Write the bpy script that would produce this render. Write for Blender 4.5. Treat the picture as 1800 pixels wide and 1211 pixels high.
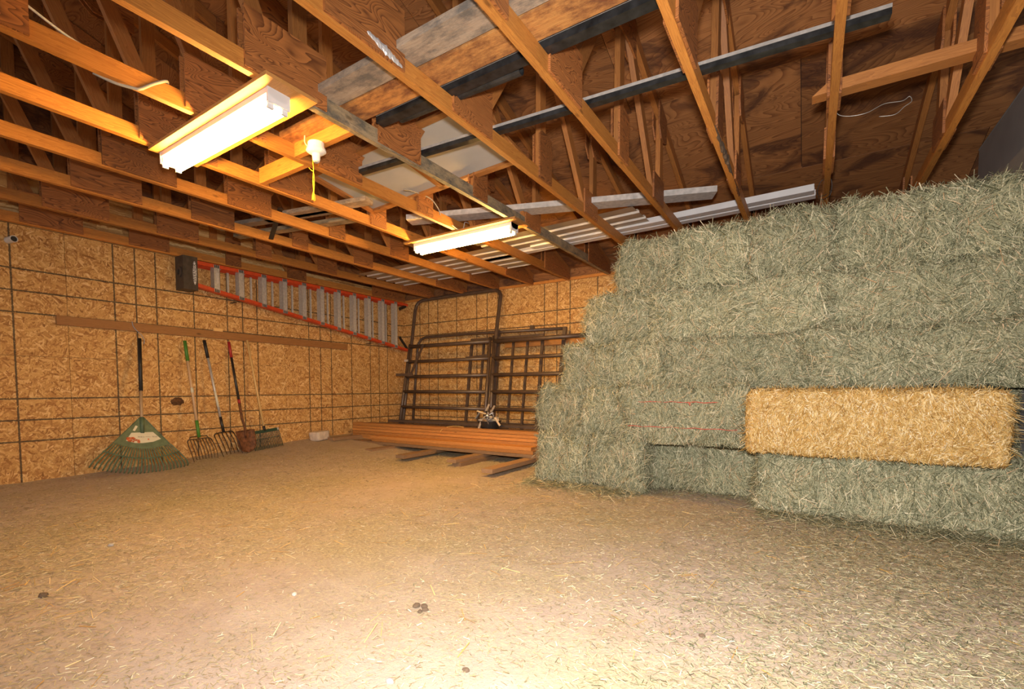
import bpy, bmesh, math, random
import numpy as np
from mathutils import Vector, Matrix, noise
random.seed(7); rng = np.random.default_rng(7)
C = bpy.context.scene.collection
SC = bpy.context.scene
for o in list(bpy.data.objects): bpy.data.objects.remove(o)

# ------------------------------------------------------------------ camera
cam = bpy.data.cameras.new('camera'); co = bpy.data.objects.new('camera', cam); C.objects.link(co)
cam.sensor_width = 36; cam.lens = 851.57/1800*36
cam.shift_x = (900-830.69)/1800; cam.shift_y = (727.27-605.5)/1800
yaw, pitch, roll = -.6082, -.0530, -.0034
fw = Vector((math.sin(yaw)*math.cos(pitch), math.cos(yaw)*math.cos(pitch), math.sin(pitch)))
rt = Vector((math.cos(yaw), -math.sin(yaw), 0)); up = rt.cross(fw)
rt2 = rt*math.cos(roll)+up*math.sin(roll); up2 = -rt*math.sin(roll)+up*math.cos(roll)
M = Matrix((rt2, up2, -fw)).transposed().to_4x4(); M.translation = Vector((6.1169, -6.5782, .8997))
co.matrix_world = M; cam.clip_start = .05
SC.camera = co
# ------------------------------------------------------------------ light
SC.view_settings.view_transform = 'Standard'; SC.view_settings.look = 'None'
SC.view_settings.gamma = 1; SC.view_settings.use_curve_mapping = False
SC.view_settings.exposure = 0.13
w = bpy.data.worlds.new('world'); SC.world = w; w.use_nodes = True
w.node_tree.nodes['Background'].inputs[0].default_value = (1, .97, .94, 1)
w.node_tree.nodes['Background'].inputs[1].default_value = .48
FL = bpy.data.lights.new('camera_flash', 'SPOT'); FL.energy = 590; FL.shadow_soft_size = .06; FL.color = (1, .96, .94)
FL.spot_size = math.radians(150); FL.spot_blend = 1.0
fo = bpy.data.objects.new('camera_flash', FL); C.objects.link(fo); fo.location = (6.1, -6.5, 1.16)
fo.rotation_euler = (Vector((5.0, -3.5, .50))-fo.location).to_track_quat('-Z', 'Y').to_euler()
TUBE = 135

# ------------------------------------------------------------------ materials
def newmat(name):
    m = bpy.data.materials.new(name); m.use_nodes = True
    nt = m.node_tree; b = nt.nodes['Principled BSDF']
    return m, nt, b
def N(nt, t, **k):
    n = nt.nodes.new(t)
    for a, v in k.items():
        if a.startswith('i_'): n.inputs[a[2:].replace('_', ' ')].default_value = v
        else: setattr(n, a, v)
    return n
def ramp(nt, fac, stops, interp='LINEAR'):
    r = nt.nodes.new('ShaderNodeValToRGB'); r.color_ramp.interpolation = interp
    e = r.color_ramp.elements
    e[0].position = stops[0][0]; e[0].color = (*stops[0][1], 1)
    e[1].position = stops[-1][0]; e[1].color = (*stops[-1][1], 1)
    for p, c in stops[1:-1]:
        x = e.new(p); x.color = (*c, 1)
    nt.links.new(fac, r.inputs[0]); return r.outputs[0]
def mth(nt, op, a, b=None, c=None, clamp=False):
    n = nt.nodes.new('ShaderNodeMath'); n.operation = op; n.use_clamp = clamp
    for i, v in enumerate((a, b, c)):
        if v is None: continue
        if hasattr(v, 'links'): nt.links.new(v, n.inputs[i])
        else: n.inputs[i].default_value = v
    return n.outputs[0]
def mixc(nt, f, a, b, mode='MIX'):
    n = nt.nodes.new('ShaderNodeMix'); n.data_type = 'RGBA'; n.blend_type = mode
    for i, v in ((0, f), (6, a), (7, b)):
        if hasattr(v, 'links'): nt.links.new(v, n.inputs[i])
        else: n.inputs[i].default_value = v if i == 0 else (*v, 1)
    return n.outputs[2]
def bump(nt, b, h, dist=.002, st=.5):
    n = nt.nodes.new('ShaderNodeBump'); n.inputs['Strength'].default_value = st; n.inputs['Distance'].default_value = dist
    nt.links.new(h, n.inputs['Height']); nt.links.new(n.outputs[0], b.inputs['Normal'])
def simple(name, col, rough=.6, metal=0, var=0.0, scale=8):
    m, nt, b = newmat(name)
    b.inputs['Roughness'].default_value = rough; b.inputs['Metallic'].default_value = metal
    tc = N(nt, 'ShaderNodeTexCoord'); no = N(nt, 'ShaderNodeTexNoise', i_Scale=scale, i_Detail=6.0)
    nt.links.new(tc.outputs['Object'], no.inputs['Vector'])
    v = max(var, .06)
    c = ramp(nt, no.outputs[0], [(.3, tuple(x*(1-v) for x in col)), (.7, tuple(min(1, x*(1+v)) for x in col))])
    nt.links.new(c, b.inputs['Base Color']); bump(nt, b, no.outputs[0], .001, .2)
    return m
def uvvec(nt, sx, sy, rnd=True):
    uv = N(nt, 'ShaderNodeUVMap'); mp = N(nt, 'ShaderNodeMapping'); mp.inputs['Scale'].default_value = (sx, sy, 1)
    nt.links.new(uv.outputs[0], mp.inputs['Vector'])
    if rnd:
        oi = N(nt, 'ShaderNodeObjectInfo'); cb = N(nt, 'ShaderNodeCombineXYZ')
        a = mth(nt, 'MULTIPLY', oi.outputs['Random'], 37.0); nt.links.new(a, cb.inputs[0]); nt.links.new(a, cb.inputs[2])
        nt.links.new(cb.outputs[0], mp.inputs['Location'])
    return mp.outputs[0]
def wood(name, light, dark, rough=.55, stain=None, knots=True, rings=10):
    """board wood, grain along U; stain = colour of dirt blotches"""
    m, nt, b = newmat(name); b.inputs['Roughness'].default_value = rough
    v = uvvec(nt, 1.0, 14.0)
    n1 = N(nt, 'ShaderNodeTexNoise', i_Scale=2.2, i_Detail=5.0, i_Distortion=.6); nt.links.new(v, n1.inputs['Vector'])
    v2 = uvvec(nt, 2.0, 90.0)
    n2 = N(nt, 'ShaderNodeTexNoise', i_Scale=2.0, i_Detail=3.0); nt.links.new(v2, n2.inputs['Vector'])
    s = mth(nt, 'FRACT', mth(nt, 'MULTIPLY', n1.outputs[0], float(rings)))
    f = mth(nt, 'MULTIPLY_ADD', s, .45, mth(nt, 'MULTIPLY', n2.outputs[0], .55))
    c = ramp(nt, f, [(.15, light), (.55, tuple((a+d)/2 for a, d in zip(light, dark))), (.9, dark)])
    if knots:
        v3 = uvvec(nt, 3.2, 8.0)
        vo = N(nt, 'ShaderNodeTexVoronoi', i_Scale=1.0, i_Randomness=1.0); nt.links.new(v3, vo.inputs['Vector'])
        k = ramp(nt, vo.outputs['Distance'], [(.05, (1, 1, 1)), (.12, (0, 0, 0))])
        sx = mth(nt, 'GREATER_THAN', N(nt, 'ShaderNodeSeparateColor').outputs[0], 2.0)
        c = mixc(nt, mth(nt, 'MULTIPLY', k, .75), c, tuple(x*.35 for x in dark))
    oi = N(nt, 'ShaderNodeObjectInfo')
    hv = mth(nt, 'MULTIPLY_ADD', oi.outputs['Random'], .45, .78)
    c = mixc(nt, 1.0, c, (1, 1, 1), 'MULTIPLY') if False else c
    vm = N(nt, 'ShaderNodeVectorMath', operation='SCALE'); nt.links.new(c, vm.inputs[0]); nt.links.new(hv, vm.inputs['Scale']); c = vm.outputs[0]
    if stain:
        v4 = uvvec(nt, 3.0, 6.0)
        n4 = N(nt, 'ShaderNodeTexNoise', i_Scale=2.0, i_Detail=8.0, i_Roughness=.75); nt.links.new(v4, n4.inputs['Vector'])
        k = ramp(nt, n4.outputs[0], [(.42, (0, 0, 0)), (.62, (1, 1, 1))]); c = mixc(nt, k, c, stain)
    nt.links.new(c, b.inputs['Base Color']); bump(nt, b, f, .001, .3)
    return m
def plywood(name, light, dark, rough=.6, scale=1.0, stain=None):
    """rotary cut veneer with swirling growth rings"""
    m, nt, b = newmat(name); b.inputs['Roughness'].default_value = rough
    v = uvvec(nt, .9*scale, 3.6*scale)
    n1 = N(nt, 'ShaderNodeTexNoise', i_Scale=1.5, i_Detail=2.0, i_Distortion=1.1); nt.links.new(v, n1.inputs['Vector'])
    v2 = uvvec(nt, 6, 60)
    n2 = N(nt, 'ShaderNodeTexNoise', i_Scale=2.0, i_Detail=2.0); nt.links.new(v2, n2.inputs['Vector'])
    s = mth(nt, 'FRACT', mth(nt, 'MULTIPLY', n1.outputs[0], 34.0))
    s = mth(nt, 'POWER', s, 1.6)
    f = mth(nt, 'MULTIPLY_ADD', s, .62, mth(nt, 'MULTIPLY', n2.outputs[0], .38))
    c = ramp(nt, f, [(.12, light), (.5, tuple(a*.6+d*.4 for a, d in zip(light, dark))), (.9, dark)])
    oi = N(nt, 'ShaderNodeObjectInfo')
    hv = mth(nt, 'MULTIPLY_ADD', oi.outputs['Random'], .5, .75)
    vm = N(nt, 'ShaderNodeVectorMath', operation='SCALE'); nt.links.new(c, vm.inputs[0]); nt.links.new(hv, vm.inputs['Scale']); c = vm.outputs[0]
    if stain:
        v4 = uvvec(nt, 1.3, 2.6)
        n4 = N(nt, 'ShaderNodeTexNoise', i_Scale=1.0, i_Detail=9.0, i_Roughness=.6, i_Distortion=.8); nt.links.new(v4, n4.inputs['Vector'])
        k = ramp(nt, n4.outputs[0], [(.50, (0, 0, 0)), (.60, (1, 1, 1)), (.68, (.25, .25, .25))]); c = mixc(nt, mth(nt, 'MULTIPLY', k, .8), c, stain)
    nt.links.new(c, b.inputs['Base Color']); bump(nt, b, f, .001, .35)
    return m
def osb(name, grid=True):
    """strand board; local x runs along the wall from the sheet's end, local z up from its lower edge (metres)"""
    m, nt, b = newmat(name); b.inputs['Roughness'].default_value = .62
    tc = N(nt, 'ShaderNodeTexCoord'); oi = N(nt, 'ShaderNodeObjectInfo')
    off = N(nt, 'ShaderNodeVectorMath', operation='MULTIPLY_ADD')
    nt.links.new(tc.outputs['Object'], off.inputs[0]); off.inputs[1].default_value = (1, 1, 1)
    cb = N(nt, 'ShaderNodeCombineXYZ'); a = mth(nt, 'MULTIPLY', oi.outputs['Random'], 19.0)
    nt.links.new(a, cb.inputs[0]); nt.links.new(a, cb.inputs[2]); nt.links.new(cb.outputs[0], off.inputs[2])
    wob = N(nt, 'ShaderNodeTexNoise', i_Scale=6.0, i_Detail=2.0); nt.links.new(off.outputs[0], wob.inputs['Vector'])
    wv = N(nt, 'ShaderNodeVectorMath', operation='MULTIPLY_ADD'); nt.links.new(wob.outputs['Color'], wv.inputs[0]); wv.inputs[1].default_value = (.05, 0, .05)
    nt.links.new(off.outputs[0], wv.inputs[2])
    lay = []
    for ang, sx, sz in ((.15, 14, 60), (-.6, 20, 85), (.85, 17, 75), (-1.35, 24, 100)):
        mp = N(nt, 'ShaderNodeMapping'); mp.vector_type = 'TEXTURE'
        mp.inputs['Rotation'].default_value = (0, ang, 0); mp.inputs['Scale'].default_value = (1/sx, 1, 1/sz)
        nt.links.new(wv.outputs[0], mp.inputs['Vector'])
        vo = N(nt, 'ShaderNodeTexVoronoi', voronoi_dimensions='3D', i_Scale=1.0); nt.links.new(mp.outputs[0], vo.inputs['Vector'])
        sp = N(nt, 'ShaderNodeSeparateColor'); nt.links.new(vo.outputs['Color'], sp.inputs[0]); lay.append((sp.outputs[0], sp.outputs[1]))
    val, top = lay[0]
    for v2, t2 in lay[1:]:
        g = mth(nt, 'GREATER_THAN', t2, top)
        mx = N(nt, 'ShaderNodeMix'); nt.links.new(g, mx.inputs[0]); nt.links.new(val, mx.inputs[2]); nt.links.new(v2, mx.inputs[3]); val = mx.outputs[0]
        top = mth(nt, 'MAXIMUM', top, t2)
    fine = N(nt, 'ShaderNodeTexNoise', i_Scale=70.0, i_Detail=3.0); nt.links.new(wv.outputs[0], fine.inputs['Vector'])
    f = mth(nt, 'MULTIPLY_ADD', val, .72, mth(nt, 'MULTIPLY', fine.outputs[0], .3))
    c = ramp(nt, f, [(.06, (.15, .05, .012)), (.2, (.40, .185, .05)), (.45, (.58, .315, .10)), (.72, (.70, .43, .155)), (.95, (.90, .67, .34))])
    if grid:
        sp = N(nt, 'ShaderNodeSeparateXYZ'); nt.links.new(tc.outputs['Object'], sp.inputs[0])
        wb = N(nt, 'ShaderNodeTexNoise', i_Scale=55.0, i_Detail=2.0); nt.links.new(off.outputs[0], wb.inputs['Vector'])
        d = mth(nt, 'MULTIPLY_ADD', wb.outputs[0], .010, -.005)
        X = mth(nt, 'ADD', sp.outputs[0], d); Z = mth(nt, 'ADD', sp.outputs[2], d)
        tot = None
        for ax, vals in ((X, (16, 24, 32, 48, 64, 72, 80)), (Z, (16, 24, 32))):
            for q in vals:
                k = mth(nt, 'COMPARE', ax, q*.0254, .0074)
                tot = k if tot is None else mth(nt, 'ADD', tot, k, clamp=True)
        thin = mth(nt, 'GREATER_THAN', wb.outputs[0], .33)
        tot = mth(nt, 'MULTIPLY', mth(nt, 'MULTIPLY', tot, thin), .86)
        c = mixc(nt, tot, c, (.035, .028, .02))
    # dust near the bottom edge of the wall is real dirt
    nt.links.new(c, b.inputs['Base Color']); bump(nt, b, val, .0015, .35)
    return m

M_osb = osb('strand_board'); M_osbp = osb('strand_board_plain', False)
M_truss = wood('truss_lumber', (.60, .255, .05), (.35, .115, .02))
M_trussold = wood('weathered_lumber', (.44, .33, .19), (.26, .18, .09), stain=(.10, .09, .07))
M_web = wood('web_lumber', (.44, .18, .045), (.24, .085, .02))
M_gus = plywood('gusset_plywood', (.42, .155, .04), (.075, .02, .006))
M_roof = plywood('roof_plywood', (.38, .165, .055), (.15, .05, .016), scale=.55, stain=(.05, .018, .012))
M_ltboard = wood('light_board', (.50, .24, .07), (.36, .16, .04))
M_lumber = wood('new_lumber', (.58, .27, .075), (.36, .13, .03), rings=14)
M_sleeper = wood('sleeper_wood', (.36, .22, .12), (.19, .11, .055))
M_rail = wood('rail_board', (.46, .22, .07), (.28, .12, .035))
M_grey = wood('dusty_board', (.40, .31, .22), (.26, .18, .12), stain=(.14, .12, .10))
M_orange = wood('stained_board', (.55, .27, .08), (.36, .14, .04), stain=(.17, .06, .025))
M_greyedge = simple('board_end', (.45, .30, .16), .8, 0, .2, 30)
M_ash = wood('ash_handle', (.60, .42, .25), (.46, .30, .16), knots=False)
M_pine = wood('yellow_handle', (.85, .58, .24), (.72, .44, .15), knots=False)
M_black = simple('black_plastic', (.018, .017, .017), .5)
M_blackm = simple('black_enamel', (.022, .019, .018), .35)
M_rust = simple('rusty_steel', (.16, .065, .028), .7, .3, .5, 30)
M_worn = simple('worn_tine_steel', (.10, .075, .055), .45, .5, .4, 30)
M_green = simple('green_plastic', (.10, .15, .085), .5, 0, .25, 20)
M_greengrip = simple('green_grip', (.07, .22, .03), .5)
M_dkgreen = simple('dark_green_plastic', (.02, .055, .035), .5)
M_red = simple('red_grip', (.35, .02, .02), .5)
M_alu = simple('aluminium', (.56, .53, .49), .38, .35, .15, 40)
M_fibre = simple('orange_fibreglass', (.62, .07, .018), .45, 0, .12, 20)
M_dkplastic = simple('dark_cap_plastic', (.06, .045, .036), .55, 0, .3, 20)
M_corral = simple('brown_powder_coat', (.10, .066, .048), .38, .1, .18, 12)
M_pipe = simple('black_steel_pipe', (.045, .045, .045), .38, .6, .5, 18)
M_litrim = simple('pipe_lit_rim', (.30, .27, .24), .8, 0, .2, 30)  # pale colour painting the light caught on the channels' upper rim
M_white = simple('white_enamel', (.72, .70, .68), .4)
M_whitedust = simple('dusty_white_metal', (.50, .46, .42), .6, 0, .22, 25)
M_porc = simple('porcelain', (.80, .78, .74), .25)
M_yel = simple('yellow_string', (.75, .52, .02), .8)
M_cable = simple('pale_cable', (.55, .52, .46), .6)
M_greycable = simple('grey_cable', (.30, .28, .26), .6)
M_wire = simple('bare_wire', (.35, .33, .30), .4, .6)
M_bluestr = simple('pale_blue_twine', (.35, .40, .48), .9)
M_twine = simple('red_twine', (.55, .12, .08), .8)
M_dry = simple('grey_drywall', (.30, .285, .27), .9, 0, .05, 6)
M_drycap = simple('white_panel', (.40, .38, .34), .9, 0, .06, 5)
M_stone = simple('salt_block', (.60, .50, .40), .9, 0, .2, 20)
M_pebble = simple('pebble', (.42, .38, .34), .9, 0, .2, 30)
M_clod = simple('dark_clod', (.13, .085, .05), .95, 0, .3, 30)
M_card = simple('scrap_card', (.62, .50, .36), .8, 0, .2, 40)
M_silver = simple('shiny_scrap', (.72, .72, .72), .3, .6)
M_label = simple('cream_label', (.70, .66, .50), .6)
M_leaf = simple('red_leaf_print', (.50, .10, .02), .6, 0, .5, 60)
M_inkhole = simple('ink_and_hole_dark', (.02, .02, .02), .6)  # print ink, also paints the dark of the cap hole and pipe bore
M_corr = simple('corrugated_metal', (.40, .34, .26), .45, .3, .1, 5)
M_corrw = simple('corrugated_white', (.66, .62, .56), .45, .1, .1, 8)
M_gal = simple('galvanised', (.5, .5, .5), .35, .8)

def emis(name, col, s):
    m, nt, b = newmat(name); nt.nodes.remove(b)
    e = N(nt, 'ShaderNodeEmission'); e.inputs[0].default_value = (*col, 1); e.inputs[1].default_value = s
    nt.links.new(e.outputs[0], nt.nodes['Material Output'].inputs[0]); return m
M_tube = emis('fluorescent_tube', (1, .56, .14), TUBE)

def island(name, stops, rough=.7, trans=.0):
    m, nt, b = newmat(name); b.inputs['Roughness'].default_value = rough
    g = N(nt, 'ShaderNodeNewGeometry')
    c = ramp(nt, g.outputs['Random Per Island'], stops)
    oi = N(nt, 'ShaderNodeObjectInfo'); hv = mth(nt, 'MULTIPLY_ADD', oi.outputs['Random'], .24, .80)
    vm = N(nt, 'ShaderNodeVectorMath', operation='SCALE'); nt.links.new(c, vm.inputs[0]); nt.links.new(hv, vm.inputs['Scale']); c = vm.outputs[0]
    nt.links.new(c, b.inputs['Base Color']); b.inputs['Specular IOR Level'].default_value = .35
    return m
M_hay = island('hay_stems', [(0, (.085, .09, .045)), (.2, (.20, .205, .115)), (.45, (.345, .335, .20)), (.7, (.46, .435, .265)), (.86, (.60, .545, .335)), (.95, (.84, .75, .52)), (1, (.62, .36, .18))])
M_straw = island('straw_stems', [(0, (.42, .22, .06)), (.3, (.60, .36, .10)), (.6, (.72, .47, .16)), (.85, (.84, .62, .28)), (1, (.95, .82, .55))], .45)
M_chaff = island('floor_chaff', [(0, (.30, .26, .15)), (.3, (.46, .38, .20)), (.6, (.58, .47, .25)), (.85, (.70, .60, .37)), (1, (.86, .79, .60))])
def bodymat(name, a, c_, d):
    m, nt, b = newmat(name); b.inputs['Roughness'].default_value = .95
    tc = N(nt, 'ShaderNodeTexCoord'); mp = N(nt, 'ShaderNodeMapping'); mp.inputs['Scale'].default_value = (60, 60, 14)
    nt.links.new(tc.outputs['Object'], mp.inputs['Vector'])
    n1 = N(nt, 'ShaderNodeTexNoise', i_Scale=1.5, i_Detail=5.0, i_Distortion=1.5); nt.links.new(mp.outputs[0], n1.inputs['Vector'])
    nt.links.new(ramp(nt, n1.outputs[0], [(.3, a), (.5, c_), (.7, d)]), b.inputs['Base Color'])
    bump(nt, b, n1.outputs[0], .01, .8); return m
M_hayb = bodymat('hay_mass', (.02, .022, .010), (.08, .085, .042), (.19, .19, .10))  # core darkened in colour so gaps and seams look deep in shade
M_strawb = bodymat('straw_mass', (.22, .11, .03), (.45, .26, .08), (.62, .40, .15))

def dirt():
    m, nt, b = newmat('barn_dirt'); b.inputs['Roughness'].default_value = .95
    tc = N(nt, 'ShaderNodeTexCoord')
    def nz(s, d, r=.6, dist=0.0):
        n = N(nt, 'ShaderNodeTexNoise', i_Scale=s, i_Detail=d, i_Roughness=r, i_Distortion=dist); nt.links.new(tc.outputs['Object'], n.inputs['Vector']); return n.outputs[0]
    big = nz(.55, 4.0, .6); mid = nz(5.0, 8.0, .7); fine = nz(60.0, 6.0, .75); spk = nz(150.0, 2.0, .5)
    dust = ramp(nt, mid, [(.3, (.40, .305, .235)), (.7, (.52, .415, .335))])
    chaff = ramp(nt, fine, [(.35, (.22, .17, .08)), (.5, (.40, .32, .17)), (.65, (.60, .50, .29))])
    k = mth(nt, 'ADD', mth(nt, 'MULTIPLY', big, .9), mth(nt, 'MULTIPLY', fine, .5))
    k = ramp(nt, k, [(.62, (0, 0, 0)), (.88, (1, 1, 1))])
    c = mixc(nt, k, dust, chaff)
    sp = ramp(nt, spk, [(.62, (0, 0, 0)), (.70, (1, 1, 1))])
    c = mixc(nt, mth(nt, 'MULTIPLY', sp, .5), c, (.20, .15, .08))
    nt.links.new(c, b.inputs['Base Color'])
    h = mth(nt, 'ADD', mth(nt, 'MULTIPLY', mid, 1.0), mth(nt, 'MULTIPLY', fine, .6)); bump(nt, b, h, .012, .7)
    return m
M_dirt = dirt()

# ------------------------------------------------------------------ mesh helpers
class MB:
    def __init__(s): s.v = []; s.f = []; s.uv = []; s.mi = []
    def quad(s, pts, uvs, mi=0):
        n = len(s.v); s.v += [tuple(p) for p in pts]; s.f.append(tuple(range(n, n+len(pts)))); s.uv.append(uvs); s.mi.append(mi)
    def box(s, c, ax, ay, az, mi=0, mi_side=None):
        """centre + three half-vectors; U runs along the longest"""
        c = Vector(c); A = [Vector(ax), Vector(ay), Vector(az)]; L = [a.length for a in A]
        long_ = L.index(max(L)); ou = random.random()*5
        for i in range(3):
            j, k = [q for q in range(3) if q != i]
            u, v = (j, k) if (j == long_ or (i == long_ and L[j] >= L[k])) else (k, j)
            for sg in (1, -1):
                P = [c+A[i]*sg+A[u]*a+A[v]*b_ for a, b_ in ((-1, -1), (1, -1), (1, 1), (-1, 1))]
                if A[u].cross(A[v]).dot(A[i])*sg < 0: P = P[::-1]; U = [(ou-L[u], 2*L[v]), (ou+L[u], 2*L[v]), (ou+L[u], 0), (ou-L[u], 0)]
                else: U = [(ou-L[u], 0), (ou+L[u], 0), (ou+L[u], 2*L[v]), (ou-L[u], 2*L[v])]
                s.quad(P, U, mi)
        return s
    def bx(s, x0, x1, y0, y1, z0, z1, mi=0):
        return s.box(((x0+x1)/2, (y0+y1)/2, (z0+z1)/2), ((x1-x0)/2, 0, 0), (0, (y1-y0)/2, 0), (0, 0, (z1-z0)/2), mi)
    def beam(s, p0, p1, w, h, side=(1, 0, 0), mi=0):
        """member from p0 to p1, w thick along `side`, h deep across"""
        p0 = Vector(p0); p1 = Vector(p1); d = p1-p0; sd = Vector(side); sd = (sd-d*(sd.dot(d)/d.dot(d))).normalized(); n = d.normalized().cross(sd)
        return s.box((p0+p1)/2, d/2, sd*(w/2), n*(h/2), mi)
    def tube(s, pts, r, n=8, mi=0, caps=True, r2=None):
        pts = [Vector(p) for p in pts]; m = len(pts); rings = []; ref = None
        for i, p in enumerate(pts):
            t = (pts[min(i+1, m-1)]-pts[max(i-1, 0)]).normalized()
            if ref is None: ref = Vector((0, 0, 1)) if abs(t.z) < .9 else Vector((1, 0, 0))
            a = (ref-t*ref.dot(t)).normalized(); ref = a; b_ = t.cross(a)
            rr = r if r2 is None else r+(r2-r)*i/(m-1)
            base = len(s.v)
            for q in range(n):
                an = 2*math.pi*q/n; s.v.append(tuple(p+a*math.cos(an)*rr+b_*math.sin(an)*rr))
            rings.append(base)
        L = 0
        for i in range(m-1):
            L2 = L+(pts[i+1]-pts[i]).length
            for q in range(n):
                q2 = (q+1) % n; s.f.append((rings[i]+q, rings[i]+q2, rings[i+1]+q2, rings[i+1]+q))
                s.uv.append([(L, q*r), (L, (q+1)*r), (L2, (q+1)*r), (L2, q*r)]); s.mi.append(mi)
            L = L2
        if caps:
            for b0, o in ((rings[0], -1), (rings[-1], 1)):
                f = list(range(b0, b0+n)); s.f.append(tuple(f if o > 0 else f[::-1])); s.uv.append([(0, 0)]*n); s.mi.append(mi)
        return s
    def prism(s, poly, x0, x1, mi=0):
        """polygon in the (y,z) plane extruded from x0 to x1"""
        for x, o in ((x0, 1), (x1, -1)):
            P = [(x, y, z) for y, z in poly]; U = [(y*1.0, z*1.0) for y, z in poly]
            if o < 0: P = P[::-1]; U = U[::-1]
            s.quad(P, U, mi)
        n = len(poly)
        for i in range(n):
            (a, b_), (c, d) = poly[i], poly[(i+1) % n]
            s.quad([(x0, a, b_), (x1, a, b_), (x1, c, d), (x0, c, d)], [(0, 0), (.02, 0), (.02, .2), (0, .2)], mi)
        return s
    def mesh(s, name, mats, smooth=False):
        me = bpy.data.meshes.new(name); me.from_pydata(s.v, [], s.f)
        if not isinstance(mats, (list, tuple)): mats = [mats]
        for m in mats: me.materials.append(m)
        uvl = me.uv_layers.new(name='UVMap'); k = 0
        flat = [c for u in s.uv for p in u for c in p]
        uvl.data.foreach_set('uv', flat)
        me.polygons.foreach_set('material_index', s.mi)
        if smooth: me.polygons.foreach_set('use_smooth', [True]*len(s.f))
        me.validate(); me.update()
        if smooth:
            for e in ():
                pass
        return me
    def build(s, name, mats, parent=None, smooth=False, loc=(0, 0, 0), rot=None, fix=True):
        me = s.mesh(name, mats, smooth)
        if fix:
            bm = bmesh.new(); bm.from_mesh(me); bmesh.ops.recalc_face_normals(bm, faces=bm.faces); bm.to_mesh(me); bm.free()
        return link(name, me, parent, loc, rot)
def link(name, me, parent=None, loc=(0, 0, 0), rot=None):
    o = bpy.data.objects.new(name, me); C.objects.link(o); o.location = loc
    if rot: o.rotation_euler = rot
    if parent: o.parent = parent
    return o
def thing(name, label, cat, loc=(0, 0, 0), rot=None, group=None):
    o = bpy.data.objects.new(name, None); C.objects.link(o); o.location = loc; o.empty_display_size = .1
    if rot: o.rotation_euler = rot
    return tag(o, label, cat, group)
def tag(o, label, cat, group=None):
    o['label'] = label; o['category'] = cat
    if group: o['group'] = group
    return o
def struct(o): o['kind'] = 'structure'; return o
def stuff(o): o['kind'] = 'stuff'; return o
def bevel(o, w=.003, seg=1):
    m = o.modifiers.new('bevel', 'BEVEL'); m.width = w; m.segments = seg; m.limit_method = 'ANGLE'; return o
def arc(cx, cy, r, a0, a1, n): return [(cx+r*math.cos(a0+(a1-a0)*i/n), cy+r*math.sin(a0+(a1-a0)*i/n)) for i in range(n+1)]

S8 = 2.4384; S4 = 1.2192; H = 2.44
# ------------------------------------------------------------------ floor
def fh(x, y):
    """height of the dirt floor: it banks up towards the far left corner"""
    sx = max(0, 1-x/2.3); t = min(1, max(0, (y+5.4)/4.2)); t = t*t*(3-2*t)
    edge = max(0, 1-x/.5)
    return .15*t*sx*sx*(3-2*sx) + .02*edge + .010*noise.noise(Vector((x*1.3, y*1.3, 0))) + .006*noise.noise(Vector((x*5, y*5, 3)))
nx, ny = 150, 200
xs = np.linspace(-.05, 9.6, nx); ys = np.linspace(-10, .05, ny)
vs = [(x, y, fh(x, y)) for y in ys for x in xs]
fs = [(j*nx+i, j*nx+i+1, (j+1)*nx+i+1, (j+1)*nx+i) for j in range(ny-1) for i in range(nx-1)]
me = bpy.data.meshes.new('floor'); me.from_pydata(vs, [], fs); me.materials.append(M_dirt); me.polygons.foreach_set('use_smooth', [True]*len(fs))
floor = struct(link('floor', me))

# ------------------------------------------------------------------ walls of strand board sheets
def sheetwall(name, n, rows, place, mats, zs):
    root = struct(MB().bx(*place['backing']).build(name, M_osbp))
    return root
wl = struct(MB().bx(-.13, -.013, -7.6, .13, -.05, 2.44).build('wall_left', M_osbp))
wb = struct(MB().bx(-.0, 9.6, .013, .13, -.05, 2.44).build('wall_back', M_osbp))
def sheet(x0, x1, h):
    # local: x along wall 0..L, z 0..h, thin in y
    return MB().bx(x0+.0018, x1-.0018, 0, .0125, .0018, h-.0018).mesh('osb_panel', M_osb)
full = sheet(0, S8, S4)
for i in range(3):          # left wall: local x from the sheet's outer end, towards the corner
    for j in range(2):
        o = link('osb_panel', full, wl, (-.0125+.0125*0, -S8*(i+1), S4*j), (0, 0, math.pi/2)); o.location.x = .0
for i in range(4):
    for j in range(2):
        link('osb_panel', full, wb, (S8*i, .0, S4*j))
# ragged brown knot hole of the left wall, modelled as a raised lump
bm = bmesh.new(); bmesh.ops.create_icosphere(bm, subdivisions=3, radius=1)
for v in bm.verts:
    n_ = noise.noise(v.co*2.5)*.35; v.co = Vector((v.co.x*.014, v.co.y*(.070+n_*.09), v.co.z*(.042+n_*.07)))
me = bpy.data.meshes.new('wall_knot'); bm.to_mesh(me); bm.free(); me.materials.append(simple('knot_brown', (.11, .05, .018), .9, 0, .4, 40))
o = link('wall_knot', me, wl, (.008, -3.885, .752)); o['label'] = 'dark ragged lump standing for a knot hole in the left wall between the tools'
# grid of the upper gable on the left: plywood sheets and studs over the wall
RZ = lambda y: 2.615+.30*(-y if y > -6 else 12+y)
gab = struct(MB().prism([(-7.6, 2.44), (.1, 2.44), (.1, 2.60), (-6, RZ(-6)), (-7.6, RZ(-7.6))], -.13, -.03).build('wall_left_gable', M_roof))
gab.name = 'wall_gable'
for i in range(3):
    y0, y1 = -S8*(i+1), -S8*i
    MB().prism([(y0+.003, 2.445), (y1-.003, 2.445), (y1-.003, 2.60), (y0+.003, 2.60)] if i == 0 else [(y0+.003, 2.445), (y1-.003, 2.445), (y1-.003, 2.95), (y0+.003, 2.95)], -.025, -.012).build('osb_panel', M_osbp, gab)
for i in range(12):
    y = -.35-.61*i
    MB().beam((-.006, y, 2.62), (-.006, y, RZ(y)-.02), .034, .089).build('stud', M_web, gab)
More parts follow.
